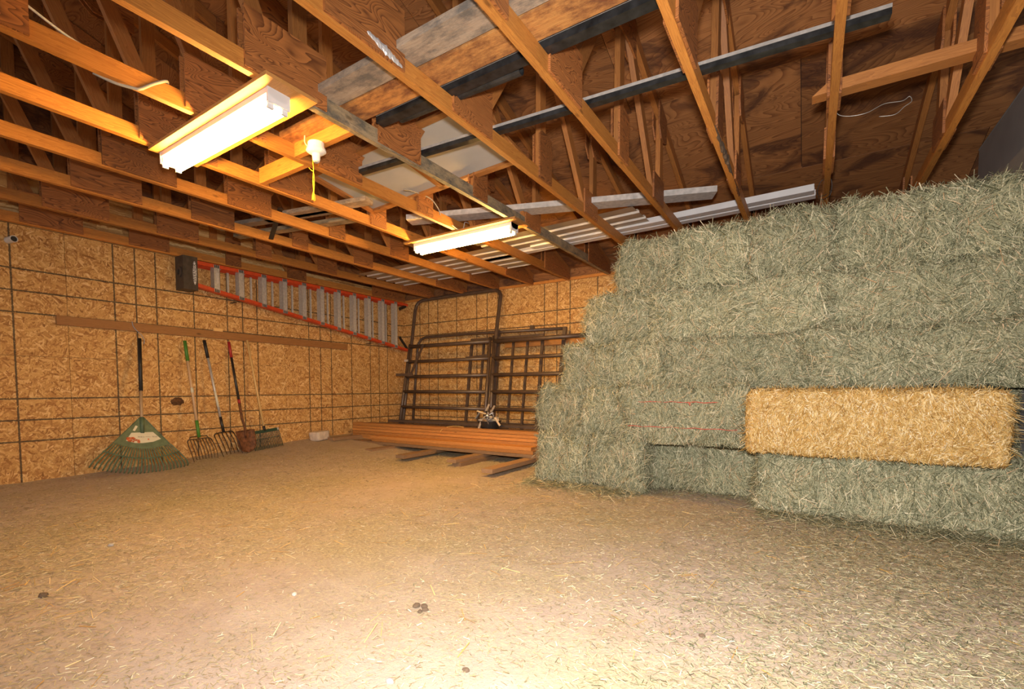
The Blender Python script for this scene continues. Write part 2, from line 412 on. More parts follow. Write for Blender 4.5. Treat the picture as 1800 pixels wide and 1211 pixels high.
# plates
pl = struct(MB().bx(.0, 9.6, -.012, .10, 2.44, 2.478).build('trim_1', M_truss))
fr = struct(MB().bx(.0, 9.6, .03, .05, 2.478, 2.66).build('trim_2', M_roof))
# right partition of grey drywall (stops short of the back wall)
wr = struct(MB().bx(7.21, 7.33, -7.5, -.80, -.05, 2.85).build('wall_right', M_dry))
MB().bx(7.206, 7.334, -7.5, -.796, 2.85, 2.856).build('drywall_edge', M_dry, wr)

# ------------------------------------------------------------------ roof sheathing
roof = struct(bpy.data.objects.new('ceiling', None)); C.objects.link(roof)
sl = math.atan(.30); W4 = S4*math.cos(sl)
def roofsheet(x0, x1, ya, yb):
    m = MB(); e = .0022
    za, zb = RZ(ya), RZ(yb)
    P = lambda x, y, z, d: (x, y, z+d)
    a, b_ = x0+e, x1-e; ya2, yb2 = ya-e, yb+e
    lo = [(a, ya2, RZ(ya2)), (b_, ya2, RZ(ya2)), (b_, yb2, RZ(yb2)), (a, yb2, RZ(yb2))]
    hi = [(p[0], p[1], p[2]+.016) for p in lo]
    ou = random.random()*9
    U = [(a+ou, ya2), (b_+ou, ya2), (b_+ou, yb2), (a+ou, yb2)]
    m.quad(lo, U); m.quad(hi[::-1], U[::-1])
    for i in range(4):
        j = (i+1) % 4; m.quad([lo[i], hi[i], hi[j], lo[j]], [(0, 0)]*4)
    return m
y = .12; r = 0
while y > -7.6:
    yb = max(y-W4, -7.6)
    if y > -6 > yb: yb = -6.0
    off = -1.22 if r % 2 else 0
    x = -.1+off
    while x < 9.7:
        x1 = min(x+S8, 9.7); x0 = max(x, -.1)
        roofsheet(x0, x1, y, yb).build('plywood_panel', M_roof, roof)
        x += S8
    y = yb; r += 1
MB().prism([(.12, RZ(.12)+.02), (-6, RZ(-6)+.02), (-7.6, RZ(-7.6)+.02), (-7.6, RZ(-7.6)+.06), (-6, RZ(-6)+.06), (.12, RZ(.12)+.06)], -.1, 9.7).build('roof_felt', M_black, roof)

# ------------------------------------------------------------------ trusses
T = .038
XS = [.03, .70, 1.40, 2.02, 2.62, 3.21, 3.80, 4.39, 4.98, 5.57, 6.16, 6.75]
def beam_mesh(name, p0, p1, h, mat, w=T):
    return MB().beam((T/2, *p0), (T/2, *p1), w, h).mesh(name, mat)
tc_lo = lambda y: RZ(y)-.097
def chord_poly(mat):
    return MB().prism([(-.02, 2.44), (-.02, 2.53), (-7.5, 2.53), (-7.5, 2.44)], 0, T).mesh('bottom_chord', mat)
def uvbeam(me): return me
mesh_bc = MB().beam((T/2, -.03, 2.485), (T/2, -7.5, 2.485), T, .09).mesh('bottom_chord', M_truss)
mesh_bc_old = MB().beam((T/2, -.03, 2.485), (T/2, -4.97, 2.485), T, .09).mesh('bottom_chord', M_trussold)
mesh_bc_b = MB().beam((T/2, -4.97, 2.485), (T/2, -7.5, 2.485), T, .09).mesh('bottom_chord', M_truss)
mesh_tc = MB().beam((T/2, .0, RZ(0)-.052), (T/2, -6.02, RZ(-6)-.052), T, .09).mesh('top_chord', M_web)
mesh_tc2 = MB().beam((T/2, -6.02, RZ(-6)-.052), (T/2, -7.5, RZ(-7.5)-.052), T, .09).mesh('top_chord', M_web)
WEBS = [((-2.16, 2.53), (-2.16, tc_lo(-2.16))), ((-2.36, 2.53), (-3.06, tc_lo(-3.06)-.01)), ((-3.22, 2.53), (-3.22, tc_lo(-3.22))),
        ((-4.06, 2.53), (-3.36, tc_lo(-3.36)-.01)), ((-4.24, 2.53), (-4.24, tc_lo(-4.24))), ((-4.90, 2.53), (-4.90, tc_lo(-4.9))),
        ((-5.06, 2.53), (-5.85, tc_lo(-5.85))), ((-6.02, 2.53), (-6.02, tc_lo(-6.02)))]
mesh_webs = [beam_mesh('web', a, b_, .089, M_web) for a, b_ in WEBS]
GZ = 2.452
def tg(y, hw, dn=.25, up_=.03):
    return [(y-hw, RZ(y-hw)-.012), (y+hw, RZ(y+hw)-.012), (y+hw, RZ(y+hw)-dn+.05), (y+hw*.4, RZ(y)-dn), (y-hw*.4, RZ(y)-dn), (y-hw, RZ(y-hw)-dn+.05)]
GUS = [[(-6.27, GZ), (-5.87, GZ), (-5.87, 2.74), (-6.27, 2.74)], [(-5.22, GZ), (-4.74, GZ), (-4.74, 2.74), (-5.22, 2.74)],
       [(-4.34, GZ), (-3.94, GZ), (-3.94, 2.735), (-4.34, 2.735)],
       [(-3.29, GZ), (-3.09, GZ), (-3.09, 2.78), (-3.25, 2.80), (-3.29, 2.77)], [(-2.42, GZ), (-2.11, GZ), (-2.11, 2.66), (-2.42, 2.66)],
       [(-.82, GZ-.006), (-.02, GZ-.006), (-.02, 2.50), (-.20, 2.60), (-.66, 2.74), (-.82, 2.74)],
       tg(-3.21, .26, .30), tg(-2.16, .12, .26), tg(-4.24, .15, .24), tg(-4.95, .2, .26), tg(-5.95, .3, .35)]
def gm(poly, side):
    x0, x1 = ((T, T+.0125) if side > 0 else (-.0125, 0)); return MB().prism(poly, x0, x1).mesh('gusset', M_gus)
mesh_gus = [[gm(p, sd) for sd in (1, -1)] for p in GUS]
ORD = ['roof truss fixed flat against the left wall', 'roof truss second from the left wall', 'roof truss third from the left wall', 'roof truss fourth from the left wall',
       'roof truss just past the left ends of the lights', 'roof truss crossing both lights, cable wrapped on its chord',
       'roof truss with pale mould-stained chord over the right light ends', 'roof truss first to the right of the pale stained one', 'roof truss second to the right of the pale stained one',
       'roof truss third to the right of the pale stained one', 'roof truss seen straight from below at the long channel end', 'roof truss nearest the grey right wall']
for k, x in enumerate(XS):
    t = thing('roof_truss', 'wooden ' + ORD[k], 'truss', (x, 0, 0), group='roof trusses')
    old = (k == 6)
    bc = link('bottom_chord', mesh_bc_old if old else mesh_bc, t)
    if old: bc['label'] = 'pale chord with grey mould stains'
    link('top_chord', mesh_tc, t); link('top_chord', mesh_tc2, t)
    if old: link('bottom_chord', mesh_bc_b, t)
    for m in mesh_webs: link('web', m, t)
    for gi, ms in enumerate(mesh_gus):
        for si, m in enumerate(ms):
            if k == 0 and si == 1: continue
            link('gusset', m, t)

def ragged(name, parent, p0, p1, wv, mat, r0, seed):
    m = MB(); p0 = Vector(p0); p1 = Vector(p1); n = 26; Rg = []
    for i in range(n+1):
        t = i/n; c = p0.lerp(p1, t); k = math.sin(math.pi*t)**.5*(.6+.8*abs(noise.noise(Vector((t*9, seed, 0)))))+.05
        ring = []
        for q in range(8):
            a = 2*math.pi*q/8; rr = r0*k*(1+.5*noise.noise(Vector((t*22, q*.9, seed))))
            ring.append(c+Vector(wv[0])*math.cos(a)*rr+Vector(wv[1])*math.sin(a)*rr*.45)
        Rg.append(ring)
    for a, b_ in zip(Rg[:-1], Rg[1:]):
        for q in range(8): m.quad([a[q], a[(q+1) % 8], b_[(q+1) % 8], b_[q]], [(0, 0)]*4)
    return weld(m.build(name, mat, parent, fix=False))
def weld(o):
    bm = bmesh.new(); bm.from_mesh(o.data); bmesh.ops.remove_doubles(bm, verts=bm.verts, dist=1e-5); bmesh.ops.recalc_face_normals(bm, faces=bm.faces); bm.to_mesh(o.data); bm.free(); return o
TR = {}
for o in C.objects:
    if o.name.startswith('roof_truss'): TR[round(o.location.x, 2)] = o
t9 = TR[5.57]
bp = ragged('bark_patch', t9, (T, -3.32, 2.455), (T-.004, -2.45, 2.452), ((0, 0, 1), (1, 0, 0)), M_clod, .034, 3); bp['label'] = 'blackened chewed edge of the bottom chord'
ragged('bark_patch', t9, (T, -2.42, 2.45), (T-.008, -1.85, 2.45), ((0, 0, 1), (1, 0, 0)), M_rust, .018, 8)
ff = ragged('foil_scrap', TR[4.39], (T+.014, -4.99, 2.50), (T+.016, -4.76, 2.46), ((0, 0, 1), (1, 0, 0)), M_silver, .022, 5); ff['label'] = 'torn silvery scrap stuck on the chord'
# ------------------------------------------------------------------ boards, pipes and sheets laid over the trusses
zt = 2.532
def board(name, label, cat, x0, x1, y0, y1, z0, z1, mat, rz=0, group=None, bev=.002, ends=None):
    cx, cy, cz = (x0+x1)/2, (y0+y1)/2, z0
    o = MB().bx(x0-cx, x1-cx, y0-cy, y1-cy, 0, z1-z0).build(name, mat, None, loc=(cx, cy, cz), rot=(0, 0, rz))
    tag(o, label, cat, group); bevel(o, bev); return o
board('plank', 'grey dusty plank laid across the trusses, nearer the camera of two', 'plank', 3.80, 6.1, -4.80, -4.64, zt, zt+.038, M_grey)
board('plank', 'orange water-stained plank across the trusses beside the dusty grey one', 'plank', 3.22, 6.1, -4.62, -4.45, zt, zt+.045, M_orange)
# short nailer between two trusses carrying the lamp holder
board('blocking', 'short yellow lit block nailed between two trusses above the lampholder', 'block', 3.25, 3.80, -4.53, -4.49, 2.445, 2.60, M_truss, rz=0)
board('blocking', 'short brown block between two trusses just beyond the lampholder', 'block', 2.66, 3.21, -4.42, -4.38, 2.445, 2.56, M_truss)
board('stud_offcut', 'pointed brown stud across the two rightmost trusses', 'board', 6.08, 7.15, -3.16, -3.07, zt, zt+.06, M_web, rz=.01)
for v in C.objects[-1].data.vertices:
    if v.co.x < 0 and v.co.z > .03: v.co.x += .075
def pipe(name, label, p0, p1, r, mat=M_pipe, hollow=True, cat='pipe'):
    p0 = Vector(p0); p1 = Vector(p1); c = (p0+p1)/2
    t = MB().tube([p0-c, p1-c], r, 16, caps=not hollow)
    if hollow:
        t.tube([p1-c, p0-c], r*.82, 16, caps=False)
        for p, q in ((p0-c, 0), (p1-c, 1)):
            d = (p1-p0).normalized(); a = Vector((0, 0, 1)); b_ = d.cross(a)
            for i in range(16):
                A = [2*math.pi*i/16, 2*math.pi*(i+1)/16]
                P = [p+(a*math.cos(g)+b_*math.sin(g))*rr for g, rr in ((A[0], r), (A[1], r), (A[1], r*.82), (A[0], r*.82))]
                t.quad(P, [(0, 0)]*4)
    o = t.build(name, mat, None, smooth=False, loc=c, fix=False); tag(o, label, cat); return o
o = MB().bx(-1.62, 1.62, -.024, .024, 0, .044).bx(-1.62, 1.62, -.0255, -.0242, .027, .044, 1).build('steel_channel', [M_pipe, M_litrim], loc=(4.75, -3.825, zt), rot=(0, 0, .085)); tag(o, 'long black steel channel reaching right across the trusses to the rightmost ones', 'channel')  # second box is the painted lit rim on the front face
o = MB().bx(-1.1, 1.1, -.033, .033, 0, .05).bx(-1.1, 1.1, -.0345, -.0332, .036, .050, 1).build('steel_channel', [M_pipe, M_litrim], loc=(4.98, -4.36, zt), rot=(0, 0, .0)); tag(o, 'broad dark steel channel beside the orange stained plank', 'channel')
pipe('steel_pipe', 'short black steel pipe with open round end by the dark channel', (4.0, -4.30, zt+.036), (4.83, -4.275, zt+.036), .034)
for g in (0,):
    o = MB().bx(-1.35, 1.35, -.05, .05, 0, .02).bx(-1.35, 1.35, -.05, -.03, .02, .055).bx(-1.35, 1.35, .03, .05, .02, .055).build('gutter', M_white, loc=(4.75, -1.48, zt), rot=(0, 0, -.03)); tag(o, 'white ribbed gutter length over the hay end, upper and shorter of the pair', 'gutter')
    o = MB().bx(-1.75, 1.75, -.045, .045, 0, .018).bx(-1.75, 1.75, -.045, -.028, .018, .05).bx(-1.75, 1.75, .028, .045, .018, .05).build('gutter', M_white, loc=(4.36, -1.34, zt), rot=(0, 0, -.03)); tag(o, 'white gutter length reaching furthest right under the roof, lower of the pair', 'gutter')
o = MB().bx(-1.42, 1.42, -.09, .09, 0, .012).bx(-1.42, 1.42, -.09, -.078, .012, .05).build('metal_trim', M_whitedust, loc=(4.06, -2.32, zt+.045), rot=(0, .0, .37)); tag(o, 'dusty white metal trim strip lying slantwise over the trusses', 'trim')
# corrugated sheets
def corrugated(name, label, x0, x1, y0, y1, rz, z):
    m = MB(); p = .195; n = int((y1-y0)/p); cx, cy = (x0+x1)/2, (y0+y1)/2; y = y0
    prof = []
    for i in range(n):
        prof += [(y, .0, 0), (y+.125, .0, 1), (y+.138, .018, 1), (y+.180, .018, 1)]; y += p
    prof.append((y, 0, 0))
    for (a, b_) in zip(prof[:-1], prof[1:]):
        mi = 0 if (a[1] == 0 and b_[1] == 0) else 1
        for dz, fl in ((0, 1), (.0012, -1)):
            P = [(x0-cx, a[0]-cy, a[1]+dz), (x1-cx, a[0]-cy, a[1]+dz), (x1-cx, b_[0]-cy, b_[1]+dz), (x0-cx, b_[0]-cy, b_[1]+dz)]
            m.quad(P if fl < 0 else P[::-1], [(0, 0)]*4, mi)
    o = m.build(name, [M_corr, M_corrw], loc=(cx, cy, z), rot=(0, 0, rz), fix=False); return tag(o, label, 'metal sheet')
corrugated('corrugated_sheet', 'ribbed tan and white metal sheet on the trusses behind the far light', .75, 3.05, -1.75, -.75, .0, zt)
corrugated('corrugated_sheet', 'narrower white ribbed metal sheet overlapping towards the gutters', 2.9, 4.75, -1.99, -1.38, -.04, zt+.020)
# framed grey panel stored above the trusses
t = thing('framed_panel', 'grey board panel with wooden frame stored slanting above the trusses', 'panel', (3.55, -3.62, 2.66), rot=(-.12, -.05, .02))
MB().bx(-.85, .75, -.36, .36, 0, .01).build('board', M_drycap, t)
for a in ((-.85, .75, -.38, -.33), (-.85, .75, .33, .38), (.70, .76, -.38, .38), (-.06, -.01, -.38, .38), (-.88, -.83, -.38, .38)): MB().bx(*a, -.022, -.001).build('frame_strip', M_web, t)
o = MB().bx(-.75, .45, -.06, .06, 0, .038).build('plank', M_grey, loc=(2.45, -3.62, zt+.0), rot=(0, 0, .22)); tag(o, 'rough grey offcut plank beyond the lampholder with a broken end', 'plank')
o = MB().beam((2.09, -3.86, 2.552), (1.60, -3.65, 2.41), .006, .045, side=(0, 0, 1)).build('strap', M_blackm); tag(o, 'short black flat bar poking down between two trusses', 'bar')
for i, (yy, dx) in enumerate(((-2.95, 0), (-3.05, .1))):
    o = MB().bx(-.8, .8, -.05, .05, 0, .038).build('plank', M_grey if i else M_trussold, loc=(1.75+dx, yy-.5, zt), rot=(0, 0, .25)); tag(o, ['pale weathered plank across the trusses left of the far light, nearer the light', 'grey weathered plank across the trusses left of the far light, nearer the camera'][i], 'plank')
    o.location.y -= i*.16
# loose wire and loops
def cable(name, label, pts, r, mat, cat='cable', parent=None, sub=6):
    P = [Vector(p) for p in pts]; out = []
    n = len(P)
    for i in range(n-1):
        a, b_, c, d = P[max(i-1, 0)], P[i], P[i+1], P[min(i+2, n-1)]
        for k in range(sub):
            t = k/sub; out.append(.5*((2*b_)+(c-a)*t+(2*a-5*b_+4*c-d)*t*t+(3*b_-a-3*c+d)*t**3))
    out.append(P[-1]); c0 = Vector((0, 0, 0)) if parent else P[0].copy()
    o = MB().tube([p-c0 for p in out], r, 6).build(name, mat, parent, True, loc=c0)
    if label and not parent: tag(o, label, cat)
    elif label: o['label'] = label
    return o
cable('wire', 'thin pale wire hooked at its end, hanging off the truss above the hay', [(6.205, -2.98, 2.66), (6.215, -2.93, 2.60), (6.20, -2.9, 2.53), (6.25, -2.88, 2.50), (6.34, -2.88, 2.49), (6.42, -2.87, 2.52), (6.50, -2.86, 2.515), (6.53, -2.86, 2.53), (6.54, -2.86, 2.50), (6.51, -2.86, 2.48), (6.47, -2.86, 2.45), (6.40, -2.86, 2.46)], .0022, M_wire, 'wire')
cable('wire', 'thin wire wound round the truss just above the hay', [(6.12, -1.62, 2.50), (6.14, -1.63, 2.43), (6.20, -1.66, 2.435), (6.215, -1.68, 2.50), (6.20, -1.7, 2.56), (6.14, -1.69, 2.55), (6.12, -1.68, 2.46), (6.16, -1.7, 2.432), (6.215, -1.72, 2.46)], .0025, M_blackm, 'wire')
cable('cable', 'grey cable wrapped round the lit chord left of the near light', [(3.19, -5.62, 2.45), (3.215, -5.54, 2.433), (3.245, -5.47, 2.431), (3.256, -5.44, 2.437), (3.257, -5.38, 2.49), (3.256, -5.32, 2.535), (3.235, -5.30, 2.542), (3.19, -5.29, 2.536)], .008, M_greycable)
cable('cable', 'grey cable arching over the chord left of the far light', [(3.30, -3.52, 2.55), (3.28, -3.40, 2.58), (3.27, -3.25, 2.60), (3.265, -3.12, 2.60), (3.262, -3.02, 2.55), (3.262, -2.99, 2.50)], .005, M_greycable)
cable('cable', 'short pale cable tail rising from the chord to the far light board', [(3.255, -2.80, 2.46), (3.265, -2.72, 2.44), (3.27, -2.64, 2.47), (3.262, -2.60, 2.54), (3.24, -2.5, 2.56)], .004, M_cable)
cable('cable', 'pale cable running along the chord top at the top left corner', [(3.262, -6.3, 2.75), (3.258, -6.0, 2.63), (3.24, -5.75, 2.545), (3.2, -5.6, 2.537), (3.1, -5.5, 2.537)], .006, M_cable)

# ------------------------------------------------------------------ light fixtures
def fixture(x0, x1, yc, ylo, yhi, lab, labb, bx0, bx1):
    b_ = board('mounting_board', labb, 'board', bx0, bx1, ylo, yhi, 2.42, 2.439, M_ltboard)
    t = thing('light_fixture', lab, 'light', ((x0+x1)/2, yc, 2.42))
    L = (x1-x0)/2
    h = MB()
    prof = [(-.062, 0), (.062, 0), (.062, -.028), (.035, -.048), (-.035, -.048), (-.062, -.028)]
    for e in (-1, 1):
        h.quad([(e*L, y, z) for y, z in prof], [(0, 0)]*6)
    for i in range(6):
        a, c = prof[i], prof[(i+1) % 6]
        h.quad([(-L, a[0], a[1]), (L, a[0], a[1]), (L, c[0], c[1]), (-L, c[0], c[1])], [(0, 0)]*4)
    bevel(h.build('housing', M_white, t), .002)
    for e in (-1, 1):
        MB().bx(min(e*L, e*(L-.012)), max(e*L, e*(L-.012)), -.064, .064, -.072, .0).build('end_cap', M_white, t)
    for s in (-1, 1):
        MB().tube([(-L+.022, s*.040, -.074), (L-.022, s*.040, -.074)], .0185, 16).build('tube', M_tube, t, True)
        for e in (-1, 1):
            MB().bx(min(e*(L-.012), e*(L-.026)), max(e*(L-.012), e*(L-.026)), s*.040-.016, s*.040+.016, -.096, -.04).build('tube_socket', M_white, t)
    return t
fixture(2.64, 3.84, -5.035, -5.155, -4.855, 'bright twin-tube fluorescent fixture on wooden board, nearer and larger one', 'plywood board screwed under the trusses carrying the nearer light', 2.62, 3.915)
fixture(2.64, 3.83, -2.60, -2.72, -2.45, 'bright twin-tube fluorescent fixture further back towards the corner', 'plywood board screwed under the trusses carrying the far light', 2.55, 3.90)

# ------------------------------------------------------------------ porcelain lampholder with pull string
t = thing('lampholder', 'empty white porcelain lampholder with yellow pull string', 'lamp holder', (3.515, -4.56, 2.445))
def lathe(prof, n=20, M4=None):
    m = MB(); P = [[(r*math.cos(2*math.pi*q/n), r*math.sin(2*math.pi*q/n), z) for q in range(n)] for r, z in prof]
    if M4: P = [[tuple(M4 @ Vector(p)) for p in ring] for ring in P]
    for a, b_ in zip(P[:-1], P[1:]):
        for q in range(n):
            q2 = (q+1) % n; m.quad([a[q], a[q2], b_[q2], b_[q]], [(0, 0)]*4)
    return m
def weld(o):
    bm = bmesh.new(); bm.from_mesh(o.data); bmesh.ops.remove_doubles(bm, verts=bm.verts, dist=1e-5); bmesh.ops.recalc_face_normals(bm, faces=bm.faces); bm.to_mesh(o.data); bm.free(); return o
weld(lathe([(.0, .0), (.05, 0), (.05, -.035), (.0, -.035)]).build('junction_box', M_white, t, fix=False))
weld(lathe([(0, -.035), (.058, -.035), (.062, -.05), (.045, -.062), (.026, -.068), (.024, -.098), (.019, -.112), (.0, -.112)]).build('socket', M_porc, t, fix=False))
weld(lathe([(.0, -.1125), (.014, -.1125), (.014, -.119), (0, -.119)]).build('contact', M_alu, t, fix=False))
cable('pull_string', None, [(-.03, 0, -.06), (-.033, -.002, -.10), (-.032, .002, -.15), (-.037, 0, -.22), (-.036, .002, -.28), (-.034, 0, -.31)], .0028, M_yel, parent=t)
cable('pull_string', None, [(-.075, 0, -.13), (-.055, 0, -.15), (-.035, .001, -.165), (-.027, .002, -.2), (-.026, 0, -.26), (-.032, 0, -.30)], .0025, M_yel, parent=t)
tas = MB()
for i in range(16):
    a = random.random()*6.28; tas.tube([(-.034, 0, -.285), (-.034+.008*math.cos(a), .008*math.sin(a), -.315), (-.034+.011*math.cos(a), .011*math.sin(a), -.345)], .0017, 4)
tas.build('tassel', M_yel, t)
cable('cord', 'pale supply cord', [(-.0, 0, -.02), (-.07, -.0, .0), (-.11, 0, .035), (-.125, .01, .09), (-.15, .02, .15)], .0042, M_cable, parent=t)

# ------------------------------------------------------------------ stepladder hung on the left wall
t = thing('stepladder', 'long orange fibreglass stepladder hung sideways on the left wall', 'ladder', (0, 0, 0))
zu = 2.395; yl, yr = -3.66, -.08
zl = lambda y: 2.09+(y-yl)/(yr-yl)*(1.55-2.09)
def rail(za, zb, ya, yb, x0, x1, th, nm):
    m = MB(); A = Vector(((x0+x1)/2, ya, za)); B = Vector(((x0+x1)/2, yb, zb)); d = (B-A).normalized(); n = Vector((1, 0, 0)).cross(d); sgn = 1 if za > 2.2 else -1
    m.box((A+B)/2, (B-A)/2, (.0+(x1-x0)/2, 0, 0), n*.003)
    w = n*th/2
    for x in (x0+.002, x1-.002):
        c = (A+B)/2; c.x = x; m.box(c-n*sgn*0+n*(-th/2 if False else 0)+(-sgn*n if n.z > 0 else sgn*n)*(th/2), (B-A)/2, (.002, 0, 0), n*(th/2))
    return m.build(nm, M_fibre, t)
rail(zu, zu, yl-.06, yr, .125, .20, .040, 'front_rail'); rail(2.10, 1.56, yl-.06, yr, .125, .20, .040, 'front_rail')
rail(zu-.02, zu-.02, yl-.02, yr-.1, .03, .085, .022, 'rear_rail'); rail(2.13, 1.62, yl-.02, yr-.1, .03, .085, .022, 'rear_rail')
for i in range(11):
    y = -3.47+.308*i
    lo = zl(y)+.005; hi = zu-.003
    m = MB().bx(.118, .198, y-.037, y-.033, lo, hi)
    for q in range(4): m.bx(.198, .203, y-.037+q*.02, y-.030+q*.02, lo, hi)
    m.bx(.198, .2, y-.037, y+.035, lo, hi).bx(.150, .2, y+.031, y+.035, lo, hi)
    m.build('step', M_alu, t)
    for zz, s in ((hi-.02, -1), (lo+.02, 1)):
        MB().beam((.17, y+.035, zz+s*.045), (.17, y+.075, zz+s*.0), .012, .004, side=(1, 0, 0)).build('step_brace', M_alu, t)
    if i: 
        yb = y-.10
        MB().bx(.045, .063, yb-.012, yb+.012, zl(yb)+.02, zu-.02).build('rear_bar', M_alu, t)
cp = MB()
ring = MB().bx(.02, .21, -3.86, -3.70, 2.05, 2.43).build('top_cap', M_dkplastic, t); bevel(ring, .012, 2)
rg = lathe([(.030, .0), (.058, .0), (.060, .008), (.050, .012), (.030, .012), (.030, .0)], 24, Matrix.Translation((.12, -3.861, 2.245)) @ Matrix.Rotation(math.pi/2, 4, 'X')); weld(rg.build('bucket_ring', M_dkplastic, t, fix=False))
lathe([(0, 0), (.030, 0)], 20, Matrix.Translation((.12, -3.8625, 2.245)) @ Matrix.Rotation(math.pi/2, 4, 'X')).build('cap_hole_dark', M_inkhole, t, fix=False)  # black disc painting the dark of the hole on a solid cap
ov = MB(); n = 28; ov.quad([(.2115, -3.735+.022*math.cos(2*math.pi*i/n), 2.245+.135*math.sin(2*math.pi*i/n)) for i in range(n)], [(0, 0)]*n); b0 = ov.build('badge', M_white, t, fix=False); b0['label'] = 'white oval badge lettered WERNER'
ov = MB()
for ri, (ra, rb_) in enumerate((((.0185, .127)), ((.0165, .120)))): pass
for i in range(n):
    A = [2*math.pi*i/n, 2*math.pi*(i+1)/n]
    ov.quad([(.2122, -3.735+a_*math.cos(g), 2.245+b_*math.sin(g)) for g, a_, b_ in ((A[0], .0190, .130), (A[1], .0190, .130), (A[1], .0172, .126), (A[0], .0172, .126))], [(0, 0)]*4)
ov.build('badge_outline', M_inkhole, b0, fix=False)
def text(s, name, size, mat, parent, loc, rot, ext=.0004):
    cu = bpy.data.curves.new(name, 'FONT'); cu.body = s; cu.size = size; cu.extrude = ext; cu.align_x = 'CENTER'; cu.align_y = 'CENTER'
    cu.resolution_u = 2
    ob = bpy.data.objects.new(name, cu); C.objects.link(ob); dg = bpy.context.evaluated_depsgraph_get(); me = bpy.data.meshes.new_from_object(ob.evaluated_get(dg)); bpy.data.objects.remove(ob)
    me.materials.clear(); me.materials.append(mat); o = link(name, me, parent, loc, rot); return o
text('WERNER', 'lettering', .052, M_inkhole, b0, (.2125, -3.735, 2.245), tuple(Matrix(((0, 0, 1), (0, -1, 0), (1, 0, 0))).to_euler()))
MB().beam((.19, -.30, 2.28), (.19, -.12, 2.36), .006, .05).build('foot_brace', M_black, t); MB().beam((.19, -.30, 1.80), (.19, -.10, 1.60), .006, .05).build('foot_brace', M_black, t)
MB().bx(.199, .2015, -3.475, -3.455, 2.17, 2.30).build('sticker', M_white, t)
# brackets carrying it
for yy in (-3.2, -.9): MB().bx(.0, .12, yy-.012, yy+.012, zl(yy)-.030, zl(yy)-.022).build('hook', M_black, t)

# ------------------------------------------------------------------ board along the left wall
o = board('rail_board', 'long dusty wooden board nailed along the left wall above the tools', 'board', -1.82, 1.82, -.0, .039, 0, .089, M_rail)
o.location = (.0195+.001, -3.155, 1.527); o.rotation_euler = (0, .006, math.pi/2)
board('wood_cleat', 'small wood cleat above the wall board over the red handled shovel', 'block', .001, .03, -3.44, -3.33, 1.617, 1.655, M_pine)
cable('twine', 'short pale blue twine knotted round the wall board', [(.042, -4.33, 1.635), (.047, -4.32, 1.58), (.046, -4.28, 1.53), (.046, -4.24, 1.49), (.046, -4.22, 1.44), (.046, -4.225, 1.40)], .0035, M_bluestr, 'twine')
o = pipe('pipe_stub', 'short white plastic pipe stub sticking out of the left wall', (.002, -5.29, 2.275), (.125, -5.275, 2.272), .030, M_white); 
o = lathe([(0, 0), (.0245, 0)], 16, Matrix.Translation((.113, -5.276, 2.2722)) @ Matrix.Rotation(math.pi/2, 4, 'Y')).build('pipe_bore_dark', M_inkhole, o, fix=False); o.matrix_parent_inverse = o.parent.matrix_world.inverted() if False else Matrix.Translation(-o.parent.location)  # black disc painting the shade inside the pipe

# ------------------------------------------------------------------ garden tools leaning on the left wall
class Lean:
    """frame on a leaning tool: y0 along the wall, s = height on the tool axis"""
    def __init__(s, ty, tz, by, bz, bx_, tx=.06): s.T = Vector((tx, ty, tz)); s.B = Vector((bx_, by, bz)); s.d = (s.T-s.B).normalized(); s.L = (s.T-s.B).length; s.w = (Vector((0, 1, 0))-s.d*s.d.y).normalized(); s.n = s.w.cross(s.d); s.n = s.n if s.n.x > 0 else -s.n
    def p(s, w, h, n=0): return s.B+s.w*w+s.d*h+s.n*n
# leaf rake
F = Lean(-4.272, 1.454, -4.44, fh(.5, -4.44)+.005, .47)
t = thing('leaf_rake', 'wide green plastic leaf rake with black gripped wooden handle leaning on the wall', 'rake')
o_ = F
sk = F.L*0
MB().tube([F.p(0, .46), F.p(0, F.L-.58)], .0145, 12).build('handle', M_ash, t, True)
MB().tube([F.p(0, F.L-.60), F.p(0, F.L)], .0185, 12).build('grip', M_black, t, True)
m = MB(); arcn = 14
pl_ = [(-.018, .60), (.018, .60)]
hl, hr = (-.255, .315), (.265, .315)
poly = [(-.02, .60), (.02, .60), (.265, .318)]
for i in range(1, arcn): 
    u = i/arcn; poly.append((.265+(-.255-.265)*u, .318-.055*math.sin(math.pi*u)))
poly.append((-.255, .318))
for nn, fl in ((0, 1), (-.005, -1)):
    P = [F.p(a, b_, nn) for a, b_ in poly]; m.quad(P if fl > 0 else P[::-1], [(0, 0)]*len(P))
for i in range(len(poly)):
    a, b_ = poly[i], poly[(i+1) % len(poly)]; m.quad([F.p(*a, 0), F.p(*b_, 0), F.p(*b_, -.005), F.p(*a, -.005)], [(0, 0)]*4)
m.build('head_plate', M_green, t)
MB().tube([F.p(0, .43, .006), F.p(0, .60, .006)], .018, 10, r2=.021).build('ferrule', M_green, t, True)
for sgn in (-1, 1):
    MB().tube([F.p(sgn*.018, .60, .002), F.p(sgn*.262, .318, .002)], .005, 6).build('rib', M_green, t)
NT = 26; tipm = []
for i in range(NT):
    u = i/(NT-1)*2-1
    a = (.262*u+.004, .318-.055*math.cos(math.pi*u/2)); tipx = .445*u; tiph = .02+.075*u*u
    b_ = (a[0]+(tipx-a[0])*.88, a[1]+(tiph-a[1])*.80)
    MB().tube([F.p(*a, -.002), F.p((a[0]+b_[0])/2, (a[1]+b_[1])/2, .006), F.p(*b_, .006), F.p(tipx, tiph, -.012), F.p(tipx*1.005, tiph-.014, -.035)], .0072, 6).build('tine', M_green, t)
MB().tube([F.p(.262*u+(.445-.262)*u*.48, .318-.055*math.cos(math.pi*u/2)-(.25-.05*u*u)*.42, .010) for u in [i/12*2-1 for i in range(13)]], .0075, 6).build('cross_band', M_green, t)
